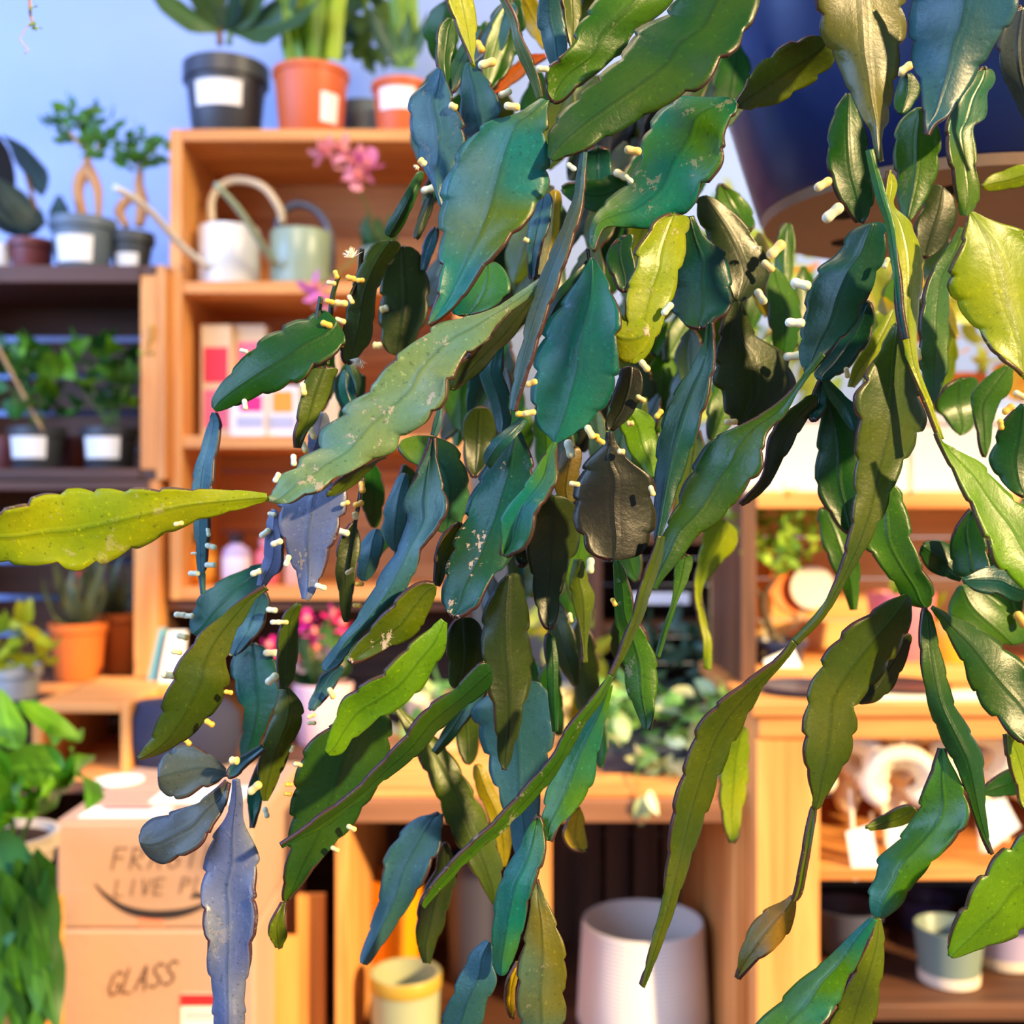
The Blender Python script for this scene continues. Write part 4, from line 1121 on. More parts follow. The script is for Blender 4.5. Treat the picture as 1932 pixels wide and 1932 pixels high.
for i in range(150):
    k = rl.random()
    put_leaf(gm3 if k < .5 else (om if k < .68 else vm2), r, P(rl.uniform(1200, 1560), rl.uniform(380, 860), 2.0 + rl.uniform(-.12, .12)), (rl.uniform(-1, 1), rl.uniform(-.7, .3), rl.uniform(-.6, 1)), rl.uniform(.06, .10), rl.uniform(-2, 2))

# ------------------------------------------------------------------ cabinet: cream hangers and tags, pots
rope = plain('cotton_rope', (248, 234, 206), .9, .1, bump=.6, bscale=120)
zsE = zEm
for i, (cx_, cy_, R, d) in enumerate(((1600, 1440, 52, 1.50), (1660, 1420, 56, 1.56), (1700, 1470, 50, 1.48), (1640, 1490, 46, 1.62), (1745, 1430, 55, 1.60), (1840, 1430, 56, 1.52), (1890, 1460, 50, 1.6))):
    lab = ('cream cotton hanger looped at the left of the cabinet bay', 'cream cotton hanger second from the left, high', 'cream cotton hanger hanging low in the middle', 'small cream cotton hanger at the back',
           'cream cotton hanger behind the twisted green stem', 'plump cream cotton hanger right of the twisted stem', 'cream cotton hanger at the right frame edge')[i]
    d -= .045; R *= 1.22
    r = root('cotton_hanger', lab, 'hanger', P(cx_, cy_, d), 'cotton hangers in the cabinet')
    for k in range(3):
        pts = []
        for j in range(13):
            a = -2.6 + j * 5.2 / 12 + k * .12
            pts.append(P(cx_ + (R - k * 9) * math.sin(a) * (1 + .08 * math.sin(3 * a + i)), cy_ - (R - k * 9) * .8 * math.cos(a), d + k * .014))
        tube('rope_loop', pts, [.0115] * 13, rope, r, n=8, sub=3)
    tube('cord', [P(cx_ + 4, cy_ + R * .75, d), P(cx_ + 8, cy_ + R + 50, d - .01), P(cx_ + 12, cy_ + R + 110, d - .02)], .003, rope, r, n=6)
    tube('hook_cord', [P(cx_, cy_ - R * .8, d), P(cx_ + 3, cy_ - R - 10, d), (PX(cx_, d), d, zE1 - .022)], .0015, rope, r, n=6)
for i, (pts, lab) in enumerate((([(1612, 1662), (1662, 1650), (1644, 1556), (1596, 1570)], 'white paper tag hanging below the left cotton hanger'), ([(1676, 1628), (1720, 1618), (1716, 1552), (1676, 1560)], 'white paper tag half hidden by the blue green stem'),
                                ([(1860, 1610), (1925, 1560), (1896, 1506), (1850, 1512)], 'white paper tag turned askew at the right, beside the bright stem'))):
    slab(lab, pts, 1.425, 1.43, .0015, WHITE, 'paper_tag', 'tag')
zc = PZ(1900, dE)
def gpot(label, cx_, d, r0, r1, ytop, m, base=None, nm='glazed_pot'):
    r, c = shade(nm, label, cx_, d, zc + .0005, r0, r1, PZ(ytop, d) - zc, m, None, 'pot')
    if base: lathe('foot_band', [(r0 * .92, 0), (r0 * 1.0, .002), (r0 * 1.015, .014), (r0 * 1.0, .016)], c, base, r, n=48, ring=True)
    return r
slb = plain('slate_blue_glaze', (84, 88, 112), .35); lil = plain('lilac_glaze', (176, 164, 196), .4); sge = plain('grey_green_glaze', (122, 140, 130), .4); whb = plain('raw_white_clay', (220, 204, 184), .7)
gpot('dark slate blue pot at the left of the cabinet bottom', 1600, 1.60, .042, .050, 1708, slb)
gpot('grey green glazed pot with a pale foot in the cabinet bottom', 1790, 1.50, .040, .046, 1745, sge, whb)
gpot('lilac glazed pot at the right frame edge, cabinet bottom', 1895, 1.56, .042, .046, 1745, lil, whb)
gpot('dark violet pot behind the grey green one', 1740, 1.70, .040, .046, 1690, plain('violet_glaze', (70, 62, 92), .4))
gpot('narrow pale grey pot against the cabinet post', 1515, 1.48, .012, .014, 1700, plain('ash_glaze', (150, 148, 160), .4))

# ------------------------------------------------------------------ tendril at the top left
tv = root('vine_tendril', 'thin trailing vine tendril with tiny green leaves hanging at the top left', 'vine', P(52, -60, .62))
tube('vine_stem', [P(48, -160, .62), P(50, -60, .62), P(56, 0, .62), P(57, 25, .62), P(62, 44, .62), P(68, 58, .62)], [.0012, .0011, .001, .0009, .0007, .0004], plain('vine_brown', (150, 116, 84), .6), tv, n=6)
tube('vine_thread', [P(58, 42, .62), P(46, 58, .62), P(38, 72, .62), P(44, 84, .62), P(53, 94, .62), P(46, 101, .62)], [.0004] * 6, plain('vine_thread', (170, 150, 160), .6), tv, n=5)
tm_ = LMX('ovate', 'tendril_leaf', (110, 150, 30), (140, 170, 50), curl=.5, nl=6, nw=3)
for a, b in (((58, 12), (74, 24)), ((60, 40), (68, 60)), ((64, 48), (80, 68)), ((60, 44), (74, 50)), ((54, -20), (40, -4)), ((64, 44), (60, 56))):
    px_leaf(tm_, tv, a, b, .62, .615, rl.uniform(-.6, .6))
tube('vine_hook', [P(48, -160, .62), P(47, -300, .62), (PX(47, .62), .62, 2.70)], .0012, plain('vine_brown', (150, 116, 84), .6), tv, n=6)
# --- stems, front to back, traced one by one: colour, depth, roll, fold, stations
# top centre
seg('mg', .405, -18, .15, [(1340,-70,1450,-60),(1275,0,1436,0),(1250,30,1405,75),(1195,62,1370,110),(1183,90,1330,160),(1135,140,1265,195),(1083,190,1170,248),(1040,240,1110,280),(1036,275,1065,298),(1036,298,1045,305)], .40)
seg('gr', .432, 12, .1, [(1140,-60,1320,-40),(1122,0,1272,5),(1090,50,1195,65),(1067,98,1170,105),(1037,125,1110,150),(1028,160,1075,180),(1035,187,1052,197)], scar=.25)
seg('ta', .405, -14, .12, [(1022,188,1034,190),(975,215,1034,215),(912,233,1035,245),(868,280,1037,300),(836,350,1037,345),(829,400,1020,385),(829,450,985,428),(828,495,945,470),(826,540,903,520),(818,575,872,565),(808,605,833,600),(806,612,812,613)], .41, wav=1.5)
seg('dg', .47, 40, .0, [(846,33,856,38),(828,50,860,60),(822,80,858,90),(823,110,850,125),(829,135,850,170),(846,175,852,182)])
seg('bl', .455, 15, .2, [(828,128,836,135),(803,156,850,174),(774,188,862,205),(772,232,880,250),(785,275,870,300),(796,308,850,345),(817,344,835,375),(832,388,836,390)], scar=.2)
seg('yg', .44, 25, .2, [(838,-30,893,-30),(842,0,893,0),(855,35,898,50),(866,62,897,85),(880,95,893,110),(890,120,897,128)])
seg('bl', .465, -15, .2, [(878,118,893,122),(872,140,905,135),(868,175,925,155),(867,215,937,178),(872,240,948,210),(880,262,942,225),(890,300,950,290)])
seg('ol', .42, 55, .0, [(943,-10,5),(965,30,6),(978,75,8),(995,115,10),(1010,150,8),(1020,185,5)])
seg('bl', .45, 10, .2, [(1015,-30,1055,-30),(1018,-10,1055,-10),(1015,40,1062,30),(1022,70,1070,65),(1030,100,1070,100),(1038,125,1068,120),(1045,140,1055,140)])
seg('ol', .46, 30, .0, [(1058,-30,1100,-30),(1057,-10,1095,-10),(1062,30,1095,35),(1070,70,1088,65),(1075,90,1080,85)])
seg('bl', .55, 20, .1, [(945,5,985,10),(925,45,968,50),(900,90,945,100),(870,120,900,140),(850,150,880,170)])
seg('dg', .52, 30, .0, [(905,50,10),(880,95,12),(860,140,14),(850,175,8)])
seg('og', .60, 0, .0, [(930,175,10),(970,140,14),(1000,115,12),(1030,105,5)])
seg('ye', .60, 0, .0, [(985,-10,16),(1000,20,22),(1020,60,20),(1030,90,6)])
seg('tl', .42, -20, .18, [(1386,186,1391,196),(1330,185,1388,215),(1268,188,1366,254),(1232,225,1368,300),(1212,262,1333,350),(1196,320,1300,397),(1165,362,1240,428),(1140,385,1190,430),(1120,415,1140,432),(1111,465,1124,480)], wav=1.6, scar=.3)
seg('ol', .44, 20, .25, [(1386,192,1395,205),(1405,165,1415,207),(1415,138,1464,196),(1449,105,1515,167),(1485,82,1550,143),(1525,68,1573,112),(1553,68,1560,80)])
seg('gk', .405, 15, .3, [(1535,-60,1710,-60),(1540,0,1707,0),(1545,55,1709,60),(1562,90,1698,115),(1583,125,1690,155),(1605,181,1680,190),(1627,225,1674,228),(1643,245,1664,244),(1650,270,1661,270),(1656,300,1664,305)], wav=1.6)
seg('bl', .39, -12, .18, [(1712,-50,1935,-60),(1714,0,1925,5),(1716,50,1905,50),(1717,90,1875,85),(1726,135,1848,134),(1737,170,1815,182),(1740,210,1790,218),(1743,235,1765,235),(1747,252,1752,255)])
seg('gy', .42, 10, .2, [(1900,20,1960,0),(1880,90,1960,80),(1895,150,1960,150),(1918,190,1970,200),(1935,240,1980,240)])
seg('gb', .44, 25, .2, [(1845,130,1868,125),(1828,150,1875,150),(1805,190,1862,180),(1788,225,1858,220),(1784,255,1838,245),(1788,290,1842,290),(1797,330,1846,340),(1803,365,1845,378),(1810,395,1832,400),(1815,405,1825,408)], wav=1.8)
seg('gr', .46, -15, .1, [(1725,205,1740,205),(1697,232,1770,228),(1684,268,1776,260),(1686,310,1772,310),(1690,350,1757,355),(1695,390,1738,388),(1705,415,1718,420)], scar=.1)
seg('dg', .46, 10, .15, [(1598,176,1604,180),(1572,215,1625,225),(1560,270,1638,275),(1562,320,1645,325),(1578,365,1649,362),(1600,400,1643,400),(1617,420,1628,422)])
seg('yg', .41, 35, .35, [(1676,320,1680,322),(1670,345,1690,350),(1668,385,1685,390),(1675,425,1718,425),(1683,480,1738,490),(1688,540,1736,545),(1693,600,1729,600),(1703,645,1727,650),(1715,690,1730,690),(1733,735,1744,732),(1750,775,1760,770),(1770,830,1780,828)])
seg('tl', .405, 40, .0, [(1641,283,5),(1650,320,7),(1663,370,8),(1676,410,6),(1684,450,6),(1692,520,7),(1698,590,6),(1708,640,5)])
seg('yg', .40, 10, .15, [(1828,402,1834,402),(1818,440,1880,420),(1800,490,1940,440),(1786,530,1990,500),(1797,565,2000,570),(1826,605,2000,620),(1857,640,1990,670),(1880,670,1970,710),(1912,690,1950,730)], wav=1.5)
seg('gb', .44, 20, .45, [(1810,430,1822,430),(1785,470,1812,490),(1757,510,1790,540),(1740,570,1788,600),(1735,630,1789,650),(1735,690,1787,700),(1745,735,1772,735),(1750,765,1757,765)])
seg('dt', .43, -15, .2, [(1620,428,1672,418),(1600,445,1675,440),(1573,486,1672,475),(1540,512,1658,515),(1520,560,1637,560),(1512,610,1615,610),(1507,655,1580,650),(1512,690,1550,680),(1518,700,1530,702)])
seg('dt', .45, 15, .1, [(1630,560,1650,580),(1600,600,1650,612),(1575,640,1637,648),(1550,680,1605,690),(1535,705,1575,712),(1545,716,1560,718)])
seg('do', .47, 10, .1, [(1310,370,1345,370),(1313,400,1390,405),(1325,430,1425,447),(1345,470,1445,490),(1365,510,1448,525),(1375,545,1420,556),(1385,565,1395,570)])
seg('dt', .45, -10, .1, [(1295,408,1308,408),(1290,450,1333,449),(1278,495,1370,480),(1268,530,1377,515),(1264,560,1384,555),(1270,590,1375,585),(1290,612,1350,608),(1310,620,1335,618)], wav=1.5)
seg('yg', .415, 22, .2, [(1240,405,1300,402),(1213,450,1298,430),(1197,478,1292,475),(1197,507,1283,510),(1180,545,1270,560),(1180,583,1252,605),(1178,620,1238,642),(1176,655,1216,674),(1182,682,1200,685)], scar=.6)
seg('yg', .411, 5, .1, [(1222,606,1222,650),(1200,600,1203,676),(1172,592,1175,683),(1150,593,1150,655),(1128,598,1130,645),(1112,607,1114,638),(1107,618,1107,628)], scar=1.0)
seg('tb', .41, 14, .22, [(1114,486,1122,486),(1090,530,1145,525),(1062,570,1165,570),(1035,605,1172,615),(1018,645,1168,665),(1008,685,1168,710),(1002,730,1155,742),(1003,765,1136,775),(1015,803,1100,808),(1038,825,1062,830),(1046,835,1050,835)], wav=1.3)
seg('ob', .40, 55, .0, [(1103,288,5),(1098,330,7),(1092,380,9),(1072,440,13),(1048,500,16),(1030,550,17),(1012,600,16),(998,650,14),(984,700,12),(974,740,8),(968,775,5)])
# the long pale stem that leads left, its underside, and the big one beyond it
seg('sg', .405, -16, .12, [(1025,524,1035,527),(985,550,1000,560),(948,575,958,590),(905,594,942,608),(860,603,920,640),(820,616,890,665),(781,645,866,690),(735,680,852,722),(705,722,838,760),(656,762,805,797),(640,785,764,822),(607,814,745,850),(600,845,712,864),(568,866,668,888),(562,880,634,905),(529,897,605,925),(523,915,575,937),(510,935,545,950),(505,942,512,944)], .40, scar=.6, wav=1.4)
seg('do', .425, 50, .0, [(1020,530,1045,525),(985,560,1030,545),(955,590,1005,590),(925,630,975,625),(890,665,945,655),(862,690,905,700),(850,725,875,722),(850,735,855,735)])
seg('ol', .42, 50, .0, [(720,858,735,860),(680,880,712,868),(640,905,690,893),(615,930,660,918),(618,935,630,933)])
seg('yg', .40, 12, .1, [(503,934,505,942),(464,928,480,952),(400,923,430,967),(330,921,370,983),(260,921,300,1014),(200,921,235,1046),(127,921,160,1077),(65,937,105,1070),(30,955,40,1066),(-20,965,-20,1060),(-60,985,-60,1045)], .385, scar=.25)
seg('dg', .45, -12, .15, [(610,575,660,640),(590,595,640,665),(560,605,600,690),(522,622,572,716),(485,648,530,736),(450,685,490,747),(425,715,450,764),(403,750,420,774),(402,768,408,776)])
seg('bl', .47, 30, .0, [(400,778,408,778),(393,800,417,803),(384,835,413,835),(370,880,405,880),(363,915,402,915),(364,950,397,960),(366,990,395,1000),(372,1050,390,1060),(378,1095,386,1095),(381,1120,384,1120)])
seg('dt', .50, 15, .1, [(495,1060,510,1075),(455,1075,505,1100),(400,1105,480,1135),(375,1130,440,1170),(363,1160,405,1200),(358,1190,375,1200)])
seg('oo', .43, -18, .2, [(500,1105,506,1112),(460,1128,482,1132),(415,1162,460,1170),(375,1198,438,1215),(340,1245,430,1255),(325,1275,433,1285),(308,1318,417,1322),(300,1350,385,1362),(286,1390,345,1397),(270,1415,300,1420),(261,1429,264,1431)])
seg('li', .43, -8, .12, [(540,925,660,905),(524,950,656,935),(523,975,650,975),(530,1012,634,1012),(545,1050,622,1045),(560,1083,608,1085),(569,1115,595,1115),(573,1130,580,1132)], scar=.5)
seg('li', .45, 20, .1, [(515,960,525,965),(505,985,530,1000),(503,1010,535,1040),(500,1045,530,1075),(492,1080,513,1090),(487,1105,500,1105)])
seg('bl', .48, 10, .1, [(485,1110,508,1120),(460,1150,508,1145),(445,1190,495,1185),(433,1225,465,1220),(437,1235,445,1238)])
seg('dt', .50, -10, .1, [(455,1215,500,1215),(438,1240,520,1245),(437,1275,528,1280),(447,1315,530,1320),(460,1350,510,1360),(455,1400,490,1410),(455,1430,470,1435)])
seg('oo', .455, 20, .1, [(555,1140,570,1140),(535,1160,563,1160),(525,1195,562,1195),(522,1230,560,1235),(523,1270,555,1275),(528,1300,540,1300)])
seg('oo', .46, -15, .2, [(530,1296,545,1298),(522,1325,568,1325),(507,1370,572,1355),(492,1415,552,1400),(486,1455,535,1445),(488,1485,518,1482),(496,1510,503,1510)])
seg('gy', .46, 15, .3, [(425,1453,427,1462),(400,1425,410,1476),(372,1408,380,1490),(345,1405,350,1505),(318,1414,325,1508),(303,1440,306,1490),(301,1458,301,1475)], wav=2)
seg('gy', .44, -15, .2, [(427,1472,433,1478),(405,1490,425,1525),(370,1513,403,1555),(340,1527,385,1590),(312,1536,350,1613),(285,1548,315,1630),(268,1565,288,1620),(264,1580,270,1600)], wav=1.6)
seg('li', .43, 8, .15, [(441,1470,451,1470),(436,1510,458,1505),(425,1545,460,1548),(400,1582,480,1592),(388,1625,491,1628),(380,1670,480,1675),(380,1722,486,1710),(388,1775,478,1780),(393,1830,470,1835),(405,1880,459,1885),(402,1915,463,1915),(410,1950,455,1950),(430,1975,440,1975)], wav=2, scar=.2)
seg('bl', .45, 20, .0, [(430,1465,8),(445,1450,12),(465,1432,10),(496,1410,6)])
seg('tl', .48, 0, .1, [(488,1440,497,1440),(470,1480,498,1480),(466,1515,492,1520),(472,1550,482,1550),(474,1562,477,1562)])
seg('mg', .46, 15, .12, [(640,1360,735,1330),(600,1385,740,1375),(568,1425,738,1410),(553,1480,720,1465),(547,1535,690,1520),(543,1590,650,1575),(537,1640,608,1620),(533,1685,570,1670),(535,1700,545,1698)])
seg('ol', .46, 0, .2, [(532,1702,540,1702),(515,1730,537,1730),(507,1750,540,1748),(508,1772,542,1765),(522,1788,530,1790)])
seg('mg', .42, 48, .1, [(915,1235,935,1290),(880,1275,900,1315),(855,1300,872,1337),(803,1337,825,1380),(763,1390,785,1425),(720,1437,735,1463),(662,1496,680,1510),(600,1540,615,1558),(565,1568,572,1578),(528,1593,532,1598)], .415)
seg('br', .41, -18, .15, [(832,1167,842,1175),(800,1192,838,1225),(765,1222,812,1270),(725,1265,785,1310),(690,1288,745,1340),(650,1315,705,1365),(632,1352,672,1392),(620,1390,645,1420),(614,1415,622,1424)])
seg('ol', .41, -10, .15, [(818,1100,824,1110),(790,1098,820,1130),(760,1120,802,1165),(730,1150,790,1192),(705,1178,755,1213),(680,1205,720,1230),(660,1232,690,1245),(656,1246,668,1252)], scar=.9, wav=1.5)
seg('bl', .42, 16, .25, [(813,825,821,825),(800,860,825,860),(778,905,834,905),(760,950,845,945),(768,985,835,985),(752,1035,800,1030),(723,1080,785,1075),(695,1130,755,1125),(665,1178,712,1172),(640,1210,672,1207),(615,1245,648,1248),(607,1262,622,1268)], wav=1.5)
seg('bl', .42, 0, .0, [(833,760,3),(826,795,8),(818,822,4)])
seg('dt', .42, -8, .12, [(968,815,985,812),(945,845,995,840),(915,885,1008,885),(890,930,1005,935),(875,975,995,975),(855,1020,980,1020),(845,1055,960,1060),(836,1100,920,1108),(835,1135,900,1145),(845,1162,870,1166)], scar=1.0, wav=1.3)
seg('dt', .415, 20, .2, [(985,790,995,795),(950,815,975,825),(925,838,950,850),(915,860,930,878),(918,875,925,880)])
seg('dt', .44, 20, .1, [(940,640,952,645),(905,690,950,700),(922,750,962,745),(935,790,965,790),(940,820,955,820)])
seg('tl', .39, -25, -.6, [(1045,836,1051,836),(1022,862,1051,870),(1005,893,1050,910),(980,926,1030,943),(955,960,1018,955),(941,988,1008,995),(946,1015,992,1030),(944,1035,968,1046),(946,1048,955,1050)])
seg('vd', .412, 6, .08, [(1146,815,1156,815),(1138,840,1165,840),(1105,872,1195,870),(1088,905,1232,905),(1080,945,1236,950),(1083,985,1236,985),(1095,1015,1230,1015),(1112,1042,1208,1045),(1140,1055,1170,1056)], wav=.8)
seg('vd', .43, -10, .1, [(1170,690,1215,695),(1162,730,1212,735),(1150,770,1200,770),(1142,795,1180,795),(1145,812,1158,812)])
seg('dt', .42, -22, .1, [(1334,608,1345,608),(1325,650,1349,650),(1305,690,1347,695),(1278,730,1338,740),(1256,775,1326,785),(1243,825,1312,830),(1238,880,1292,885),(1236,940,1272,940),(1236,990,1256,990),(1236,1020,1243,1020)])
seg('do', .47, 12, .1, [(1385,568,1400,570),(1365,600,1412,605),(1355,640,1430,635),(1348,680,1480,670),(1345,720,1500,720),(1362,750,1480,755),(1370,780,1445,782),(1392,803,1412,803)])
seg('mg', .42, -16, .18, [(1550,665,1556,670),(1520,700,1528,708),(1500,727,1508,737),(1460,765,1480,785),(1400,800,1446,820),(1340,828,1442,865),(1318,862,1435,890),(1295,903,1404,928),(1275,955,1365,975),(1255,995,1310,1018),(1240,1045,1283,1055),(1232,1085,1250,1092),(1228,1110,1236,1112)])
seg('do', .45, 20, .2, [(1535,740,1545,760),(1510,755,1525,785),(1480,782,1508,812),(1452,820,1490,845),(1446,865,1470,880),(1435,905,1455,910),(1410,935,1432,935),(1392,950,1405,953)])
seg('dt', .45, 0, .1, [(1545,718,1556,718),(1533,745,1560,740),(1525,775,1560,765),(1527,795,1545,792)])
seg('dt', .45, 0, .1, [(1552,716,1562,718),(1560,745,1600,750),(1580,775,1618,770),(1600,800,1622,812),(1610,812,1625,815)])
seg('dg', .46, -10, .1, [(1548,740,1570,740),(1548,790,1600,790),(1540,850,1625,840),(1538,915,1630,905),(1558,958,1632,955),(1580,990,1625,995),(1600,1008,1615,1010)])
seg('oo', .42, 15, .2, [(1685,610,1700,615),(1655,665,1715,680),(1630,710,1735,745),(1612,748,1746,792),(1616,800,1730,830),(1612,860,1710,868),(1611,905,1692,905),(1608,960,1672,960),(1605,990,1655,992),(1595,1035,1632,1035),(1582,1080,1600,1085),(1547,1150,1556,1160),(1495,1207,1502,1216)])
seg('oo', .41, -35, .15, [(1494,1207,1501,1215),(1470,1238,1480,1246),(1435,1266,1445,1285),(1385,1303,1425,1320),(1340,1340,1402,1365),(1312,1380,1382,1405),(1296,1430,1365,1445),(1282,1475,1348,1490),(1270,1525,1330,1540),(1263,1580,1312,1590),(1256,1640,1294,1645),(1250,1690,1277,1695),(1240,1735,1260,1745),(1228,1780,1243,1790),(1217,1825,1227,1830),(1208,1858,1213,1863)])
seg('ol', .41, 50, .0, [(1240,1010,1252,1012),(1225,1055,1245,1060),(1208,1100,1228,1108),(1196,1150,1214,1155),(1178,1200,1190,1208),(1160,1250,1168,1255),(1150,1272,1158,1278)])
seg('gr', .40, 50, .0, [(1149,1272,1155,1276),(1120,1312,1135,1318),(1092,1345,1112,1350),(1060,1388,1085,1395),(1043,1425,1065,1430),(1005,1468,1035,1475),(965,1515,990,1525),(925,1557,950,1567),(875,1602,895,1612),(832,1648,848,1660),(800,1690,812,1697),(794,1708,799,1712)], scar=.4)
seg('tl', .42, -20, .2, [(1147,1290,1154,1292),(1125,1340,1146,1340),(1090,1385,1138,1385),(1060,1430,1127,1430),(1035,1478,1117,1480),(1025,1520,1088,1525),(1022,1555,1058,1558),(1030,1585,1040,1588)], wav=1.4)
seg('bl', .47, -5, .1, [(940,1290,1035,1280),(892,1335,1045,1330),(900,1375,1048,1370),(914,1420,1043,1410),(925,1462,1035,1450),(942,1508,1020,1500),(962,1560,1015,1560),(970,1600,1005,1600),(975,1615,990,1615)])
seg('tl', .42, -20, .2, [(1005,1540,1025,1540),(985,1590,1030,1590),(965,1625,1022,1635),(944,1665,1007,1672),(932,1720,995,1722),(929,1765,982,1768),(930,1805,968,1805),(938,1838,955,1838)], wav=1.6)
seg('ob', .43, 12, .2, [(1008,1660,1014,1660),(1000,1700,1030,1695),(995,1740,1048,1735),(985,1780,1063,1775),(977,1820,1071,1820),(974,1860,1066,1862),(976,1905,1067,1905),(982,1940,1060,1940),(1000,1985,1040,1985)], scar=.2)
seg('ye', .45, 0, .0, [(975,1815,985,1812),(957,1850,975,1855),(952,1885,972,1890),(960,1915,972,1925)])
seg('bl', .43, -15, .25, [(918,1775,928,1780),(890,1798,930,1812),(868,1838,938,1850),(850,1880,918,1895),(832,1925,908,1935),(810,1970,880,1980)])
seg('bl', .50, -15, .25, [(825,1534,834,1536),(785,1545,836,1560),(748,1580,830,1602),(722,1625,808,1645),(718,1675,785,1690),(707,1725,755,1732),(695,1765,725,1775),(682,1805,700,1810),(683,1817,690,1819)], wav=2)
seg('do', .52, 10, .1, [(830,1590,850,1590),(820,1640,862,1650),(795,1690,850,1700),(785,1740,838,1745),(786,1780,820,1785),(800,1815,810,1818)])
seg('ol', .52, 20, .2, [(742,1335,752,1335),(768,1385,800,1375),(790,1430,845,1415),(820,1495,890,1485),(848,1565,925,1560),(880,1625,945,1625),(910,1675,945,1665),(930,1705,938,1703)])
seg('ol', .54, 0, .1, [(850,1340,905,1340),(860,1390,905,1400),(870,1440,895,1445)])
seg('ye', .54, 0, .1, [(890,1445,910,1440),(900,1490,935,1490),(920,1540,960,1545),(935,1590,965,1590),(945,1635,955,1635)])
seg('ye', .52, 10, .1, [(1080,1525,1100,1520),(1062,1570,1105,1575),(1075,1600,1108,1600),(1098,1606,1104,1606)])
seg('do', .43, -12, .45, [(935,1100,985,1070),(912,1160,995,1150),(908,1220,1000,1220),(915,1280,1003,1270),(930,1340,990,1330),(935,1390,978,1385),(940,1430,965,1430),(949,1452,955,1453)])
seg('do', .45, 10, .1, [(845,1170,900,1160),(842,1210,912,1205),(843,1250,912,1240),(848,1290,890,1285),(862,1300,875,1295)])
seg('do', .44, -10, .15, [(1010,935,1080,935),(995,975,1092,980),(990,1025,1090,1030),(1000,1075,1072,1070),(1005,1115,1060,1115),(1012,1150,1055,1155),(1025,1185,1045,1187)])
seg('dg', .445, 20, .1, [(1025,1195,1048,1195),(1030,1250,1053,1250),(1035,1310,1052,1310),(1045,1380,1050,1380)])
seg('bo', .45, 0, .1, [(1060,850,1100,840),(1052,880,1095,880),(1045,920,1090,925),(1060,945,1085,950)])
seg('br', .47, 10, .15, [(1165,780,1200,765),(1170,810,1232,790),(1185,850,1240,830),(1210,880,1243,870),(1225,900,1240,900)])
seg('ol', .48, 15, .2, [(1085,1055,1098,1055),(1075,1095,1110,1095),(1078,1130,1120,1125),(1088,1165,1114,1165),(1097,1215,1106,1215),(1098,1250,1108,1250)])
seg('gr', .44, -20, .1, [(1156,1055,1174,1060),(1160,1100,1190,1110),(1160,1150,1200,1165),(1165,1200,1225,1210),(1175,1250,1240,1255),(1185,1305,1238,1310),(1205,1350,1233,1355),(1215,1376,1226,1378)], scar=.3)
seg('yg', .60, 10, .2, [(1330,960,1400,1000),(1325,1010,1385,1035),(1315,1060,1345,1080),(1308,1110,1325,1115),(1315,1160,1332,1165),(1325,1210,1342,1210),(1328,1260,1340,1265)])
seg('gr', .46, 10, .2, [(1275,1055,1310,1040),(1270,1090,1300,1090),(1268,1130,1280,1130),(1250,1190,1258,1190),(1238,1240,1242,1240)])
seg('yg', .60, 10, .2, [(1385,1370,1415,1370),(1365,1430,1412,1430),(1357,1480,1410,1480),(1360,1530,1400,1530),(1370,1575,1395,1575),(1378,1590,1385,1590)])
seg('gr', .45, -15, .15, [(1640,930,1690,905),(1635,980,1708,950),(1632,1030,1722,1010),(1660,1068,1737,1060),(1690,1108,1760,1105),(1710,1135,1762,1130),(1738,1145,1755,1145)])
seg('oo', .44, 15, .2, [(1700,1118,1722,1130),(1650,1150,1715,1180),(1595,1188,1690,1235),(1552,1240,1650,1290),(1525,1300,1618,1330),(1515,1360,1616,1375),(1516,1420,1600,1430),(1524,1465,1575,1470),(1532,1500,1555,1505),(1530,1525,1545,1525)])
seg('ol', .445, 0, .0, [(1530,1520,1543,1522),(1520,1570,1535,1572),(1512,1620,1525,1622),(1500,1680,1514,1680),(1494,1698,1502,1700)])
seg('am', .46, -20, .2, [(1497,1692,3),(1486,1712,16),(1462,1742,32),(1438,1772,30),(1412,1805,18),(1398,1832,8),(1391,1846,3)])
seg('do', .45, 20, .1, [(1705,1190,1725,1200),(1665,1240,1700,1265),(1640,1275,1680,1300),(1615,1315,1655,1320),(1612,1325,1630,1326)])
seg('mg', .43, 18, .45, [(1738,1145,1755,1148),(1735,1200,1767,1205),(1738,1260,1782,1262),(1752,1330,1800,1330),(1775,1390,1832,1385),(1795,1430,1852,1430),(1815,1475,1855,1478),(1832,1525,1858,1530),(1850,1575,1865,1578),(1868,1610,1873,1612)])
seg('mg', .43, -15, .12, [(1757,1145,1762,1150),(1800,1165,1785,1195),(1848,1188,1812,1245),(1890,1215,1828,1290),(1930,1250,1850,1330),(1960,1290,1890,1370),(1970,1340,1930,1405),(1980,1390,1960,1420)])
seg('br', .40, -20, .25, [(1764,818,1770,816),(1773,840,1782,836),(1795,885,1820,858),(1815,925,1855,880),(1845,985,1895,925),(1865,1035,1940,960),(1885,1075,1970,1010),(1930,1112,1990,1060),(1960,1140,2000,1120)])
seg('dg', .46, 0, .1, [(1900,775,1960,750),(1880,820,1970,820),(1865,865,1970,870),(1885,905,1960,910),(1915,935,1950,940)])
seg('gr', .55, 15, .1, [(1770,730,1850,700),(1765,770,1850,760),(1790,800,1840,800),(1805,820,1820,822)])
seg('gr', .50, 15, .1, [(1890,690,1915,695),(1850,720,1905,735),(1830,755,1880,770),(1840,800,1870,810),(1850,860,1865,865)])
seg('dg', .47, 0, .1, [(1740,1030,22),(1775,1055,30),(1800,1080,15),(1815,1092,4)])
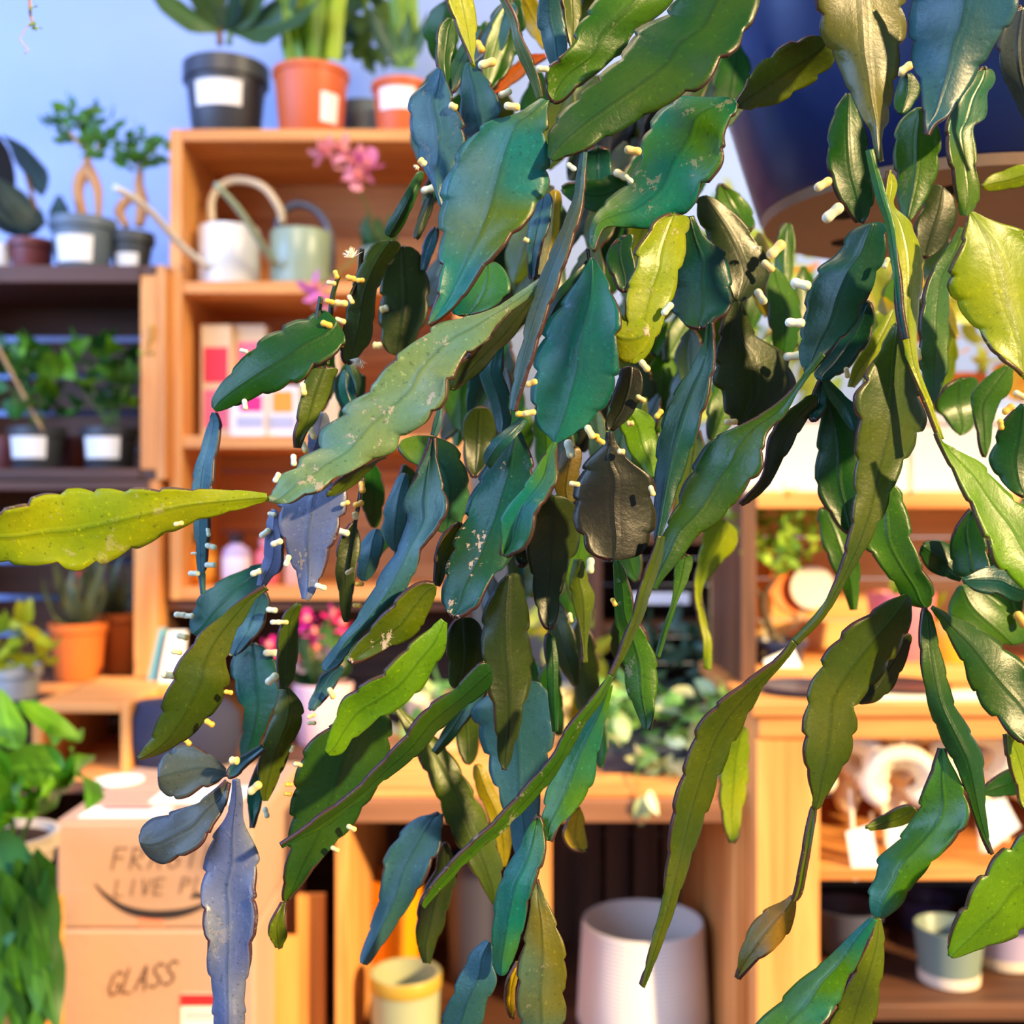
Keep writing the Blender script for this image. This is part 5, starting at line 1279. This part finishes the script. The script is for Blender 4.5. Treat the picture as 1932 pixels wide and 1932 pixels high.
seg('dg', .46, -20, .1, [(1830,960,1838,965),(1795,1010,1850,985),(1793,1050,1865,1040),(1800,1080,1868,1070),(1830,1090,1860,1085)])
seg('dt', .45, 0, .1, [(1815,1093,1818,1098),(1850,1072,1840,1115),(1885,1065,1885,1125),(1915,1080,1910,1135),(1945,1100,1935,1135)])
seg('gr', .50, 10, .1, [(1800,1110,1830,1100),(1790,1160,1880,1130),(1830,1195,1930,1180),(1880,1215,1940,1215)])
seg('br', .41, 20, .15, [(1786,1798,1800,1808),(1790,1768,1838,1792),(1812,1718,1880,1780),(1835,1675,1925,1760),(1865,1630,1950,1730),(1905,1590,1990,1700),(1950,1555,2020,1660)])
seg('tl', .43, -18, .15, [(1772,1412,1782,1412),(1748,1475,1808,1465),(1730,1520,1830,1515),(1712,1560,1822,1560),(1680,1600,1785,1602),(1655,1625,1755,1635),(1652,1658,1725,1665),(1637,1685,1705,1700),(1642,1715,1680,1722),(1650,1728,1665,1730)])
seg('tl', .41, -15, .2, [(1645,1732,1652,1734),(1600,1770,1640,1765),(1560,1810,1615,1820),(1510,1850,1595,1855),(1465,1895,1580,1900),(1425,1935,1550,1935),(1390,1980,1500,1980)])
seg('ol', .42, 20, .15, [(1652,1732,1660,1732),(1635,1780,1667,1775),(1610,1830,1664,1830),(1580,1890,1656,1890),(1560,1935,1650,1935),(1560,1980,1640,1980)])
seg('yg', .44, 10, .1, [(1895,1385,1905,1385),(1900,1430,1935,1415),(1915,1480,1950,1480),(1925,1530,1955,1530)])
seg('dg', .50, 0, .1, [(1855,1490,1855,1500),(1870,1470,1880,1503),(1905,1450,1915,1500),(1930,1440,1940,1480)])
seg('ol', .48, 0, .1, [(1632,1560,1640,1566),(1660,1540,1680,1562),(1690,1525,1715,1550),(1720,1515,1735,1535)])
seg('ol', .455, 15, .2, [(705,455,765,455),(690,480,742,485),(672,520,722,520),(660,560,707,565),(648,610,703,620),(641,655,692,655),(645,683,665,688)])
seg('do', .50, -10, .1, [(735,470,780,460),(720,520,800,500),(715,570,812,560),(715,620,800,615),(725,670,770,670)])
seg('dg', .48, 20, .1, [(785,325,803,325),(765,365,785,370),(742,405,768,410),(722,440,745,450)])
seg('do', .48, 0, .0, [(815,365,8),(800,410,10),(785,450,7)])
seg('bl', .50, 0, .0, [(822,430,10),(808,470,12),(798,510,5)])
seg('tl', .45, -10, .1, [(900,500,945,490),(880,530,962,530),(860,565,960,555),(845,600,925,590)])
seg('bl', .45, 15, .1, [(1010,370,1044,360),(1000,400,1042,405),(997,440,1030,445),(994,480,1018,480),(997,515,1012,520),(1002,525,1006,526)])
seg('ye', .50, 0, .0, [(1048,360,14),(1045,400,14),(1040,450,14),(1030,500,12),(1022,520,6)])
seg('dg', .50, 0, .0, [(1060,355,15),(1120,370,30),(1160,360,30),(1190,350,10)])
seg('dt', .50, 0, .0, [(1100,280,1155,275),(1102,350,1155,352)])
seg('dt', .46, 10, .1, [(1140,470,1200,430),(1145,500,1195,470),(1160,535,1200,520),(1170,550,1185,550)])
seg('dt', .44, 0, .1, [(1105,490,1115,495),(1070,530,1085,550),(1045,560,1060,585),(1030,600,1040,610)])
seg('gb', .46, 10, .1, [(740,830,830,820),(760,860,865,850),(800,900,880,890),(810,950,885,940),(820,990,870,985),(830,1005,850,1000)])
seg('bl', .48, -10, .1, [(755,890,775,900),(738,930,770,935),(725,970,770,980),(727,1010,762,1015),(740,1040,755,1040)])
seg('bl', .49, 0, .1, [(700,1000,720,1000),(680,1030,725,1020),(675,1060,718,1055),(675,1085,705,1080),(685,1095,690,1095)])
seg('do', .47, 10, .1, [(660,985,675,985),(640,1020,680,1030),(632,1070,672,1080),(640,1120,665,1130),(645,1170,660,1175)])
seg('ol', .445, 15, .2, [(583,695,640,690),(575,720,632,710),(565,750,620,745),(560,790,600,790),(555,820,580,815),(557,845,565,845)])
seg('dt', .50, 0, .0, [(652,700,10),(655,740,16),(670,780,10),(676,800,4)])
seg('li', .47, 0, .0, [(610,780,8),(605,800,16),(595,840,16),(590,860,5)])
seg('do', .50, 0, .1, [(880,770,930,765),(870,810,935,810),(875,860,925,860),(885,900,905,900)])
seg('do', .45, 0, .1, [(990,1040,20),(985,1055,16),(982,1068,8)])
seg('bl', .48, 0, .1, [(640,1255,650,1260),(605,1275,645,1275),(590,1310,628,1300),(578,1340,600,1340)])
seg('ol', .43, 20, .1, [(862,985,875,990),(835,1010,865,1025),(822,1050,848,1055),(820,1085,838,1090),(820,1105,828,1105)])
seg('yg', .50, 10, .1, [(1940,305,1940,350),(1900,320,1905,357),(1870,330,1872,360),(1853,345,1855,358)])
seg('do', .49, 0, .1, [(1755,340,1800,370),(1740,385,1805,400),(1725,430,1790,450),(1725,480,1760,490)])
seg('dg', .47, 0, .1, [(1700,140,1725,140),(1688,180,1735,170),(1685,215,1715,215)])
seg('yg', .47, 15, .1, [(1680,580,1690,590),(1640,640,1680,640),(1610,690,1635,700),(1600,730,1610,730)])
seg('gr', .58, 0, .1, [(1352,345,1370,350),(1350,380,1400,370),(1365,410,1420,400),(1395,440,1430,430)])
seg('gr', .60, 0, .1, [(1470,420,1500,420),(1460,480,1500,480),(1470,540,1490,540),(1478,580,1484,580)])
seg('dg', .50, 15, .1, [(920,1290,10),(890,1320,16),(850,1380,14),(820,1420,5)])
seg('gr', .56, 0, .1, [(1540,960,1560,955),(1545,1000,1600,990),(1560,1050,1620,1040),(1585,1100,1622,1090),(1605,1150,1615,1150)])

# --- the mass of stems behind, hanging inside the clump
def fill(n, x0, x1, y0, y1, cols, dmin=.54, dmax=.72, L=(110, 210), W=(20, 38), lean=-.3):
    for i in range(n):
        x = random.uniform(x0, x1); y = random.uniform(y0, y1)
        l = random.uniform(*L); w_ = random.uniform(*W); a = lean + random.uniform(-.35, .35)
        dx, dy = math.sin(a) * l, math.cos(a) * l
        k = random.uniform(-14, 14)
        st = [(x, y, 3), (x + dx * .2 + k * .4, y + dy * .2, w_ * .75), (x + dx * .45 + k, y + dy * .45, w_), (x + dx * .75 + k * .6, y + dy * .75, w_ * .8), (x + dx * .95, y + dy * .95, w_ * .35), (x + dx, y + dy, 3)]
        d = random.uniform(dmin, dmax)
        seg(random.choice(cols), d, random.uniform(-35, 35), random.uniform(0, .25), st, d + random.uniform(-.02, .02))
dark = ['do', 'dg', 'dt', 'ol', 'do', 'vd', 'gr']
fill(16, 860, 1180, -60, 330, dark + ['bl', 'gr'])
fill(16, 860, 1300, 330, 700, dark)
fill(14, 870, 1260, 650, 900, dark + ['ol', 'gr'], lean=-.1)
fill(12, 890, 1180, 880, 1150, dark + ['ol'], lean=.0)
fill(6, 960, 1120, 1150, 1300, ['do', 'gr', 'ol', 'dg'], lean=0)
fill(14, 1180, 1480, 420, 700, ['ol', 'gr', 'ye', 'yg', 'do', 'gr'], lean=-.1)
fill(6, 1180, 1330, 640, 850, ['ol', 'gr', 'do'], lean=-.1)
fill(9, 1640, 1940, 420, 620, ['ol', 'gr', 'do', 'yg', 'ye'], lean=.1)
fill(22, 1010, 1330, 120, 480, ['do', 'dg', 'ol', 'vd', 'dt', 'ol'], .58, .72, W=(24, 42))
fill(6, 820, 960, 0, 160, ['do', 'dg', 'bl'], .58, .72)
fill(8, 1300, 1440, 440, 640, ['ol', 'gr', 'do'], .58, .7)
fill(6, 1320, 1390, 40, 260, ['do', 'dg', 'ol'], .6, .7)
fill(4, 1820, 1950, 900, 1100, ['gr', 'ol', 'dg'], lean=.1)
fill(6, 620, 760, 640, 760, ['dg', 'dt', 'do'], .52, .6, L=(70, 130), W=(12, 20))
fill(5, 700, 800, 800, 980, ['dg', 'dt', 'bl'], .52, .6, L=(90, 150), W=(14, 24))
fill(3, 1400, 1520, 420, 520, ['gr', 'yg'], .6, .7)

# thin bud-bearing stalks by the flowers
for pts in ([(606, 560), (600, 600), (597, 640), (594, 690)], [(640, 520), (628, 560), (622, 620), (618, 690)], [(682, 470), (676, 520), (660, 560)],
            [(684, 900), (676, 950), (668, 1000), (655, 1080)], [(1108, 470), (1112, 500), (1120, 540)]):
    seg('do', .452, 0, 0, [(x, y, 3.2) for x, y in pts], scal=0, wav=.3)

# --- buds and flowers, each on the stem it grows from
bm_ = bud_materials()
BUDS += [bud_mesh('bud_long', .24, bm_[0]), bud_mesh('bud_plain', .27, bm_[1]), bud_mesh('bud_fresh', .24, bm_[2]), bud_mesh('bud_short', .40, bm_[0])]
for b in [(919,120,36,0,-15),(905,88,26,1,60),(953,176,28,2,-20),(966,201,32,0,12),(855,201,18,3),(1024,130,26,2,5),(797,306,18,3),(808,357,30,2,-10),(1078,315,22,2),
          (1194,284,34,0,10),(1172,330,32,0,30),(1186,338,22,2),(993,453,12,3),(662,525,22,1,15),(680,529,18,1,0),(634,518,18,1,70),(625,534,20,0,10),(622,569,20,1,15),(643,572,28,0,5),(662,565,20,0,60),
          (616,612,24,1,20),(642,605,24,0,20),(640,648,22,1,20),(725,583,18,3),(712,652,18,3),(1216,690,28,0,50),(1002,723,26,0,-20),(984,781,24,1,0),(999,779,26,0,-10),(1113,815,30,0,60),
          (1122,822,20,1),(1133,832,20,1),(1075,847,38,2,75),(1209,752,22,0,30),(1189,799,15,3),(1172,852,15,3),(1084,913,22,0,10),(1230,926,22,0,70),(1243,781,22,1,-50),(683,919,24,1,80),
          (676,951,22,1,-20),(671,973,16,3),(651,950,20,0,-20),(647,1004,28,2,15),(660,1078,20,0,-30),(678,1102,18,1,0),(674,1142,18,1,0),(1114,1067,32,2,95),(1158,1136,18,1,60),(1076,1165,20,0,80),
          (460,662,18,2,15),(462,763,22,2,80),(572,734,26,0,80),(589,817,26,0,65),(574,843,26,0,65),(554,868,24,2,85),(522,901,22,2,-60),(513,970,18,2,10),(500,1006,26,2,-35),(522,1024,26,2,-20),
          (542,1058,24,2,-70),(484,1080,26,2,-20),(393,1004,18,2,80),(398,1031,24,2,15),(366,1044,12,2,0),(397,1066,24,2,0),(366,1082,24,2,0),(340,1160,24,2,5),(356,1162,22,2,0),(344,1201,26,0,10),
          (333,1230,22,0,10),(319,1274,30,0,5),(513,1151,24,2,5),(520,1174,22,2,0),(535,1174,20,0,0),(511,1232,30,2,0),(513,1281,32,2,-40),(440,1230,20,0,-40),(605,1107,24,2,20),
          (431,1306,18,1,10),(395,1364,22,1,30),(353,1399,20,1,45),(442,1435,20,3,0),(471,1429,30,0,-8),(480,1487,34,0,-40),(625,1308,24,0,65),(587,1351,18,0,-20),(588,1364,18,0,0),(598,1391,16,0,-50),
          (551,1413,16,0,-60),(562,1442,22,0,0),(543,1498,16,1,0),(502,1533,22,2,70),(663,1562,22,0,20),(632,1602,20,0,20),(1707,130,34,0,-35),(1553,348,38,0,-30),(1571,402,46,2,-40),
          (1464,471,44,0,-45),(1449,502,30,0,40),(1511,536,40,2,20),(1435,560,34,2,60),(1500,609,38,2,5),(1496,672,36,2,-5),(1732,668,26,0,80),(1672,496,22,0,-70),(1259,583,30,2,-50),
          (1902,772,26,1,-40),(1888,801,22,1,80),(1924,745,26,0,30),(1379,796,26,0,0),(1598,703,22,0,80),(1926,1169,34,1,60),(337,988,20,0,-10),(545,1480,16,1,0)]:
    bud(*b)
flower(665, 486, 20, -120); flower(679, 676, 20, 110); flower(1428, 464, 13, 90); flower(788, 312, 9, 120)

# --- the pot
def hanging_pot():
    dc = .72; c = Vector((PX(1790, dc), dc, CZ + 560 / F * dc))
    rb, rt, h = .122, .166, .25
    m, nt, b = nmat('blue_black_plastic')
    b.inputs['Base Color'].default_value = (*lin((16, 34, 78)), 1); b.inputs['Roughness'].default_value = .28
    b.inputs['Specular IOR Level'].default_value = .35
    tc = nt.nodes.new('ShaderNodeTexCoord'); n = nt.nodes.new('ShaderNodeTexNoise'); n.inputs['Scale'].default_value = 30; n.inputs['Detail'].default_value = 5
    nt.links.new(tc.outputs['Object'], n.inputs['Vector'])
    mr = nt.nodes.new('ShaderNodeMapRange'); mr.inputs['To Min'].default_value = .2; mr.inputs['To Max'].default_value = .42
    nt.links.new(n.outputs['Fac'], mr.inputs['Value']); nt.links.new(mr.outputs['Result'], b.inputs['Roughness'])
    prof = [(rb - .006, 0), (rb, .004)] + [(rb + (rt - rb) * math.sin(math.pi / 2 * t / 6), .004 + (h - .03) * t / 6) for t in range(1, 7)]
    prof += [(rt + .008, h - .025), (rt + .008, h), (rt - .002, h), (rt - .006, h - .03), (.01, h - .035)]
    pot = lathe('pot', prof, c, m, cactus, n=72)
    pot['label'] = 'glossy dark blue plastic pot'
    um = plain('pot_underside', (140, 112, 84), .7, .3, .25, bump=.3, bscale=30)
    un = lathe('pot_foot', [(.004, -.004), (rb * .97, -.004), (rb * .99, .002), (.004, .002)], c, um, cactus, n=64)
    un['label'] = 'tan underside with drainage holes'
    hm = plain('hole_black', (12, 10, 10), .9, .1)
    for a in range(0, 360, 60):
        q = c + Vector((rb * .62 * math.cos(math.radians(a + 12)), rb * .62 * math.sin(math.radians(a + 12)), -.0046))
        hh = lathe('drainage_hole', [(.001, 0), (.010, 0), (.010, .003), (.001, .003)], q, hm, cactus, n=18)
    lathe('soil', [(.002, h - .036), (rt - .009, h - .036), (rt - .01, h - .02), (.002, h - .012)], c, SOIL, cactus)
    cm = plain('hanger_cord', (60, 52, 46), .8)
    for a in (30, 150, 270):
        q = c + Vector(((rt + .004) * math.cos(math.radians(a)), (rt + .004) * math.sin(math.radians(a)), h - .004))
        tube('hanger_cord', [q, (q + Vector((c.x, c.y, 2.3))) / 2, (c.x, c.y, 2.36)], .0022, cm, cactus, n=6)
    tube('hanger_hook', [(c.x, c.y, 2.34), (c.x + .012, c.y, 2.38), (c.x, c.y, 2.5), (c.x, c.y, 2.70)], .004, plain('hook_steel', (120, 120, 120), .4, metallic=.8), cactus, n=8)
hanging_pot()
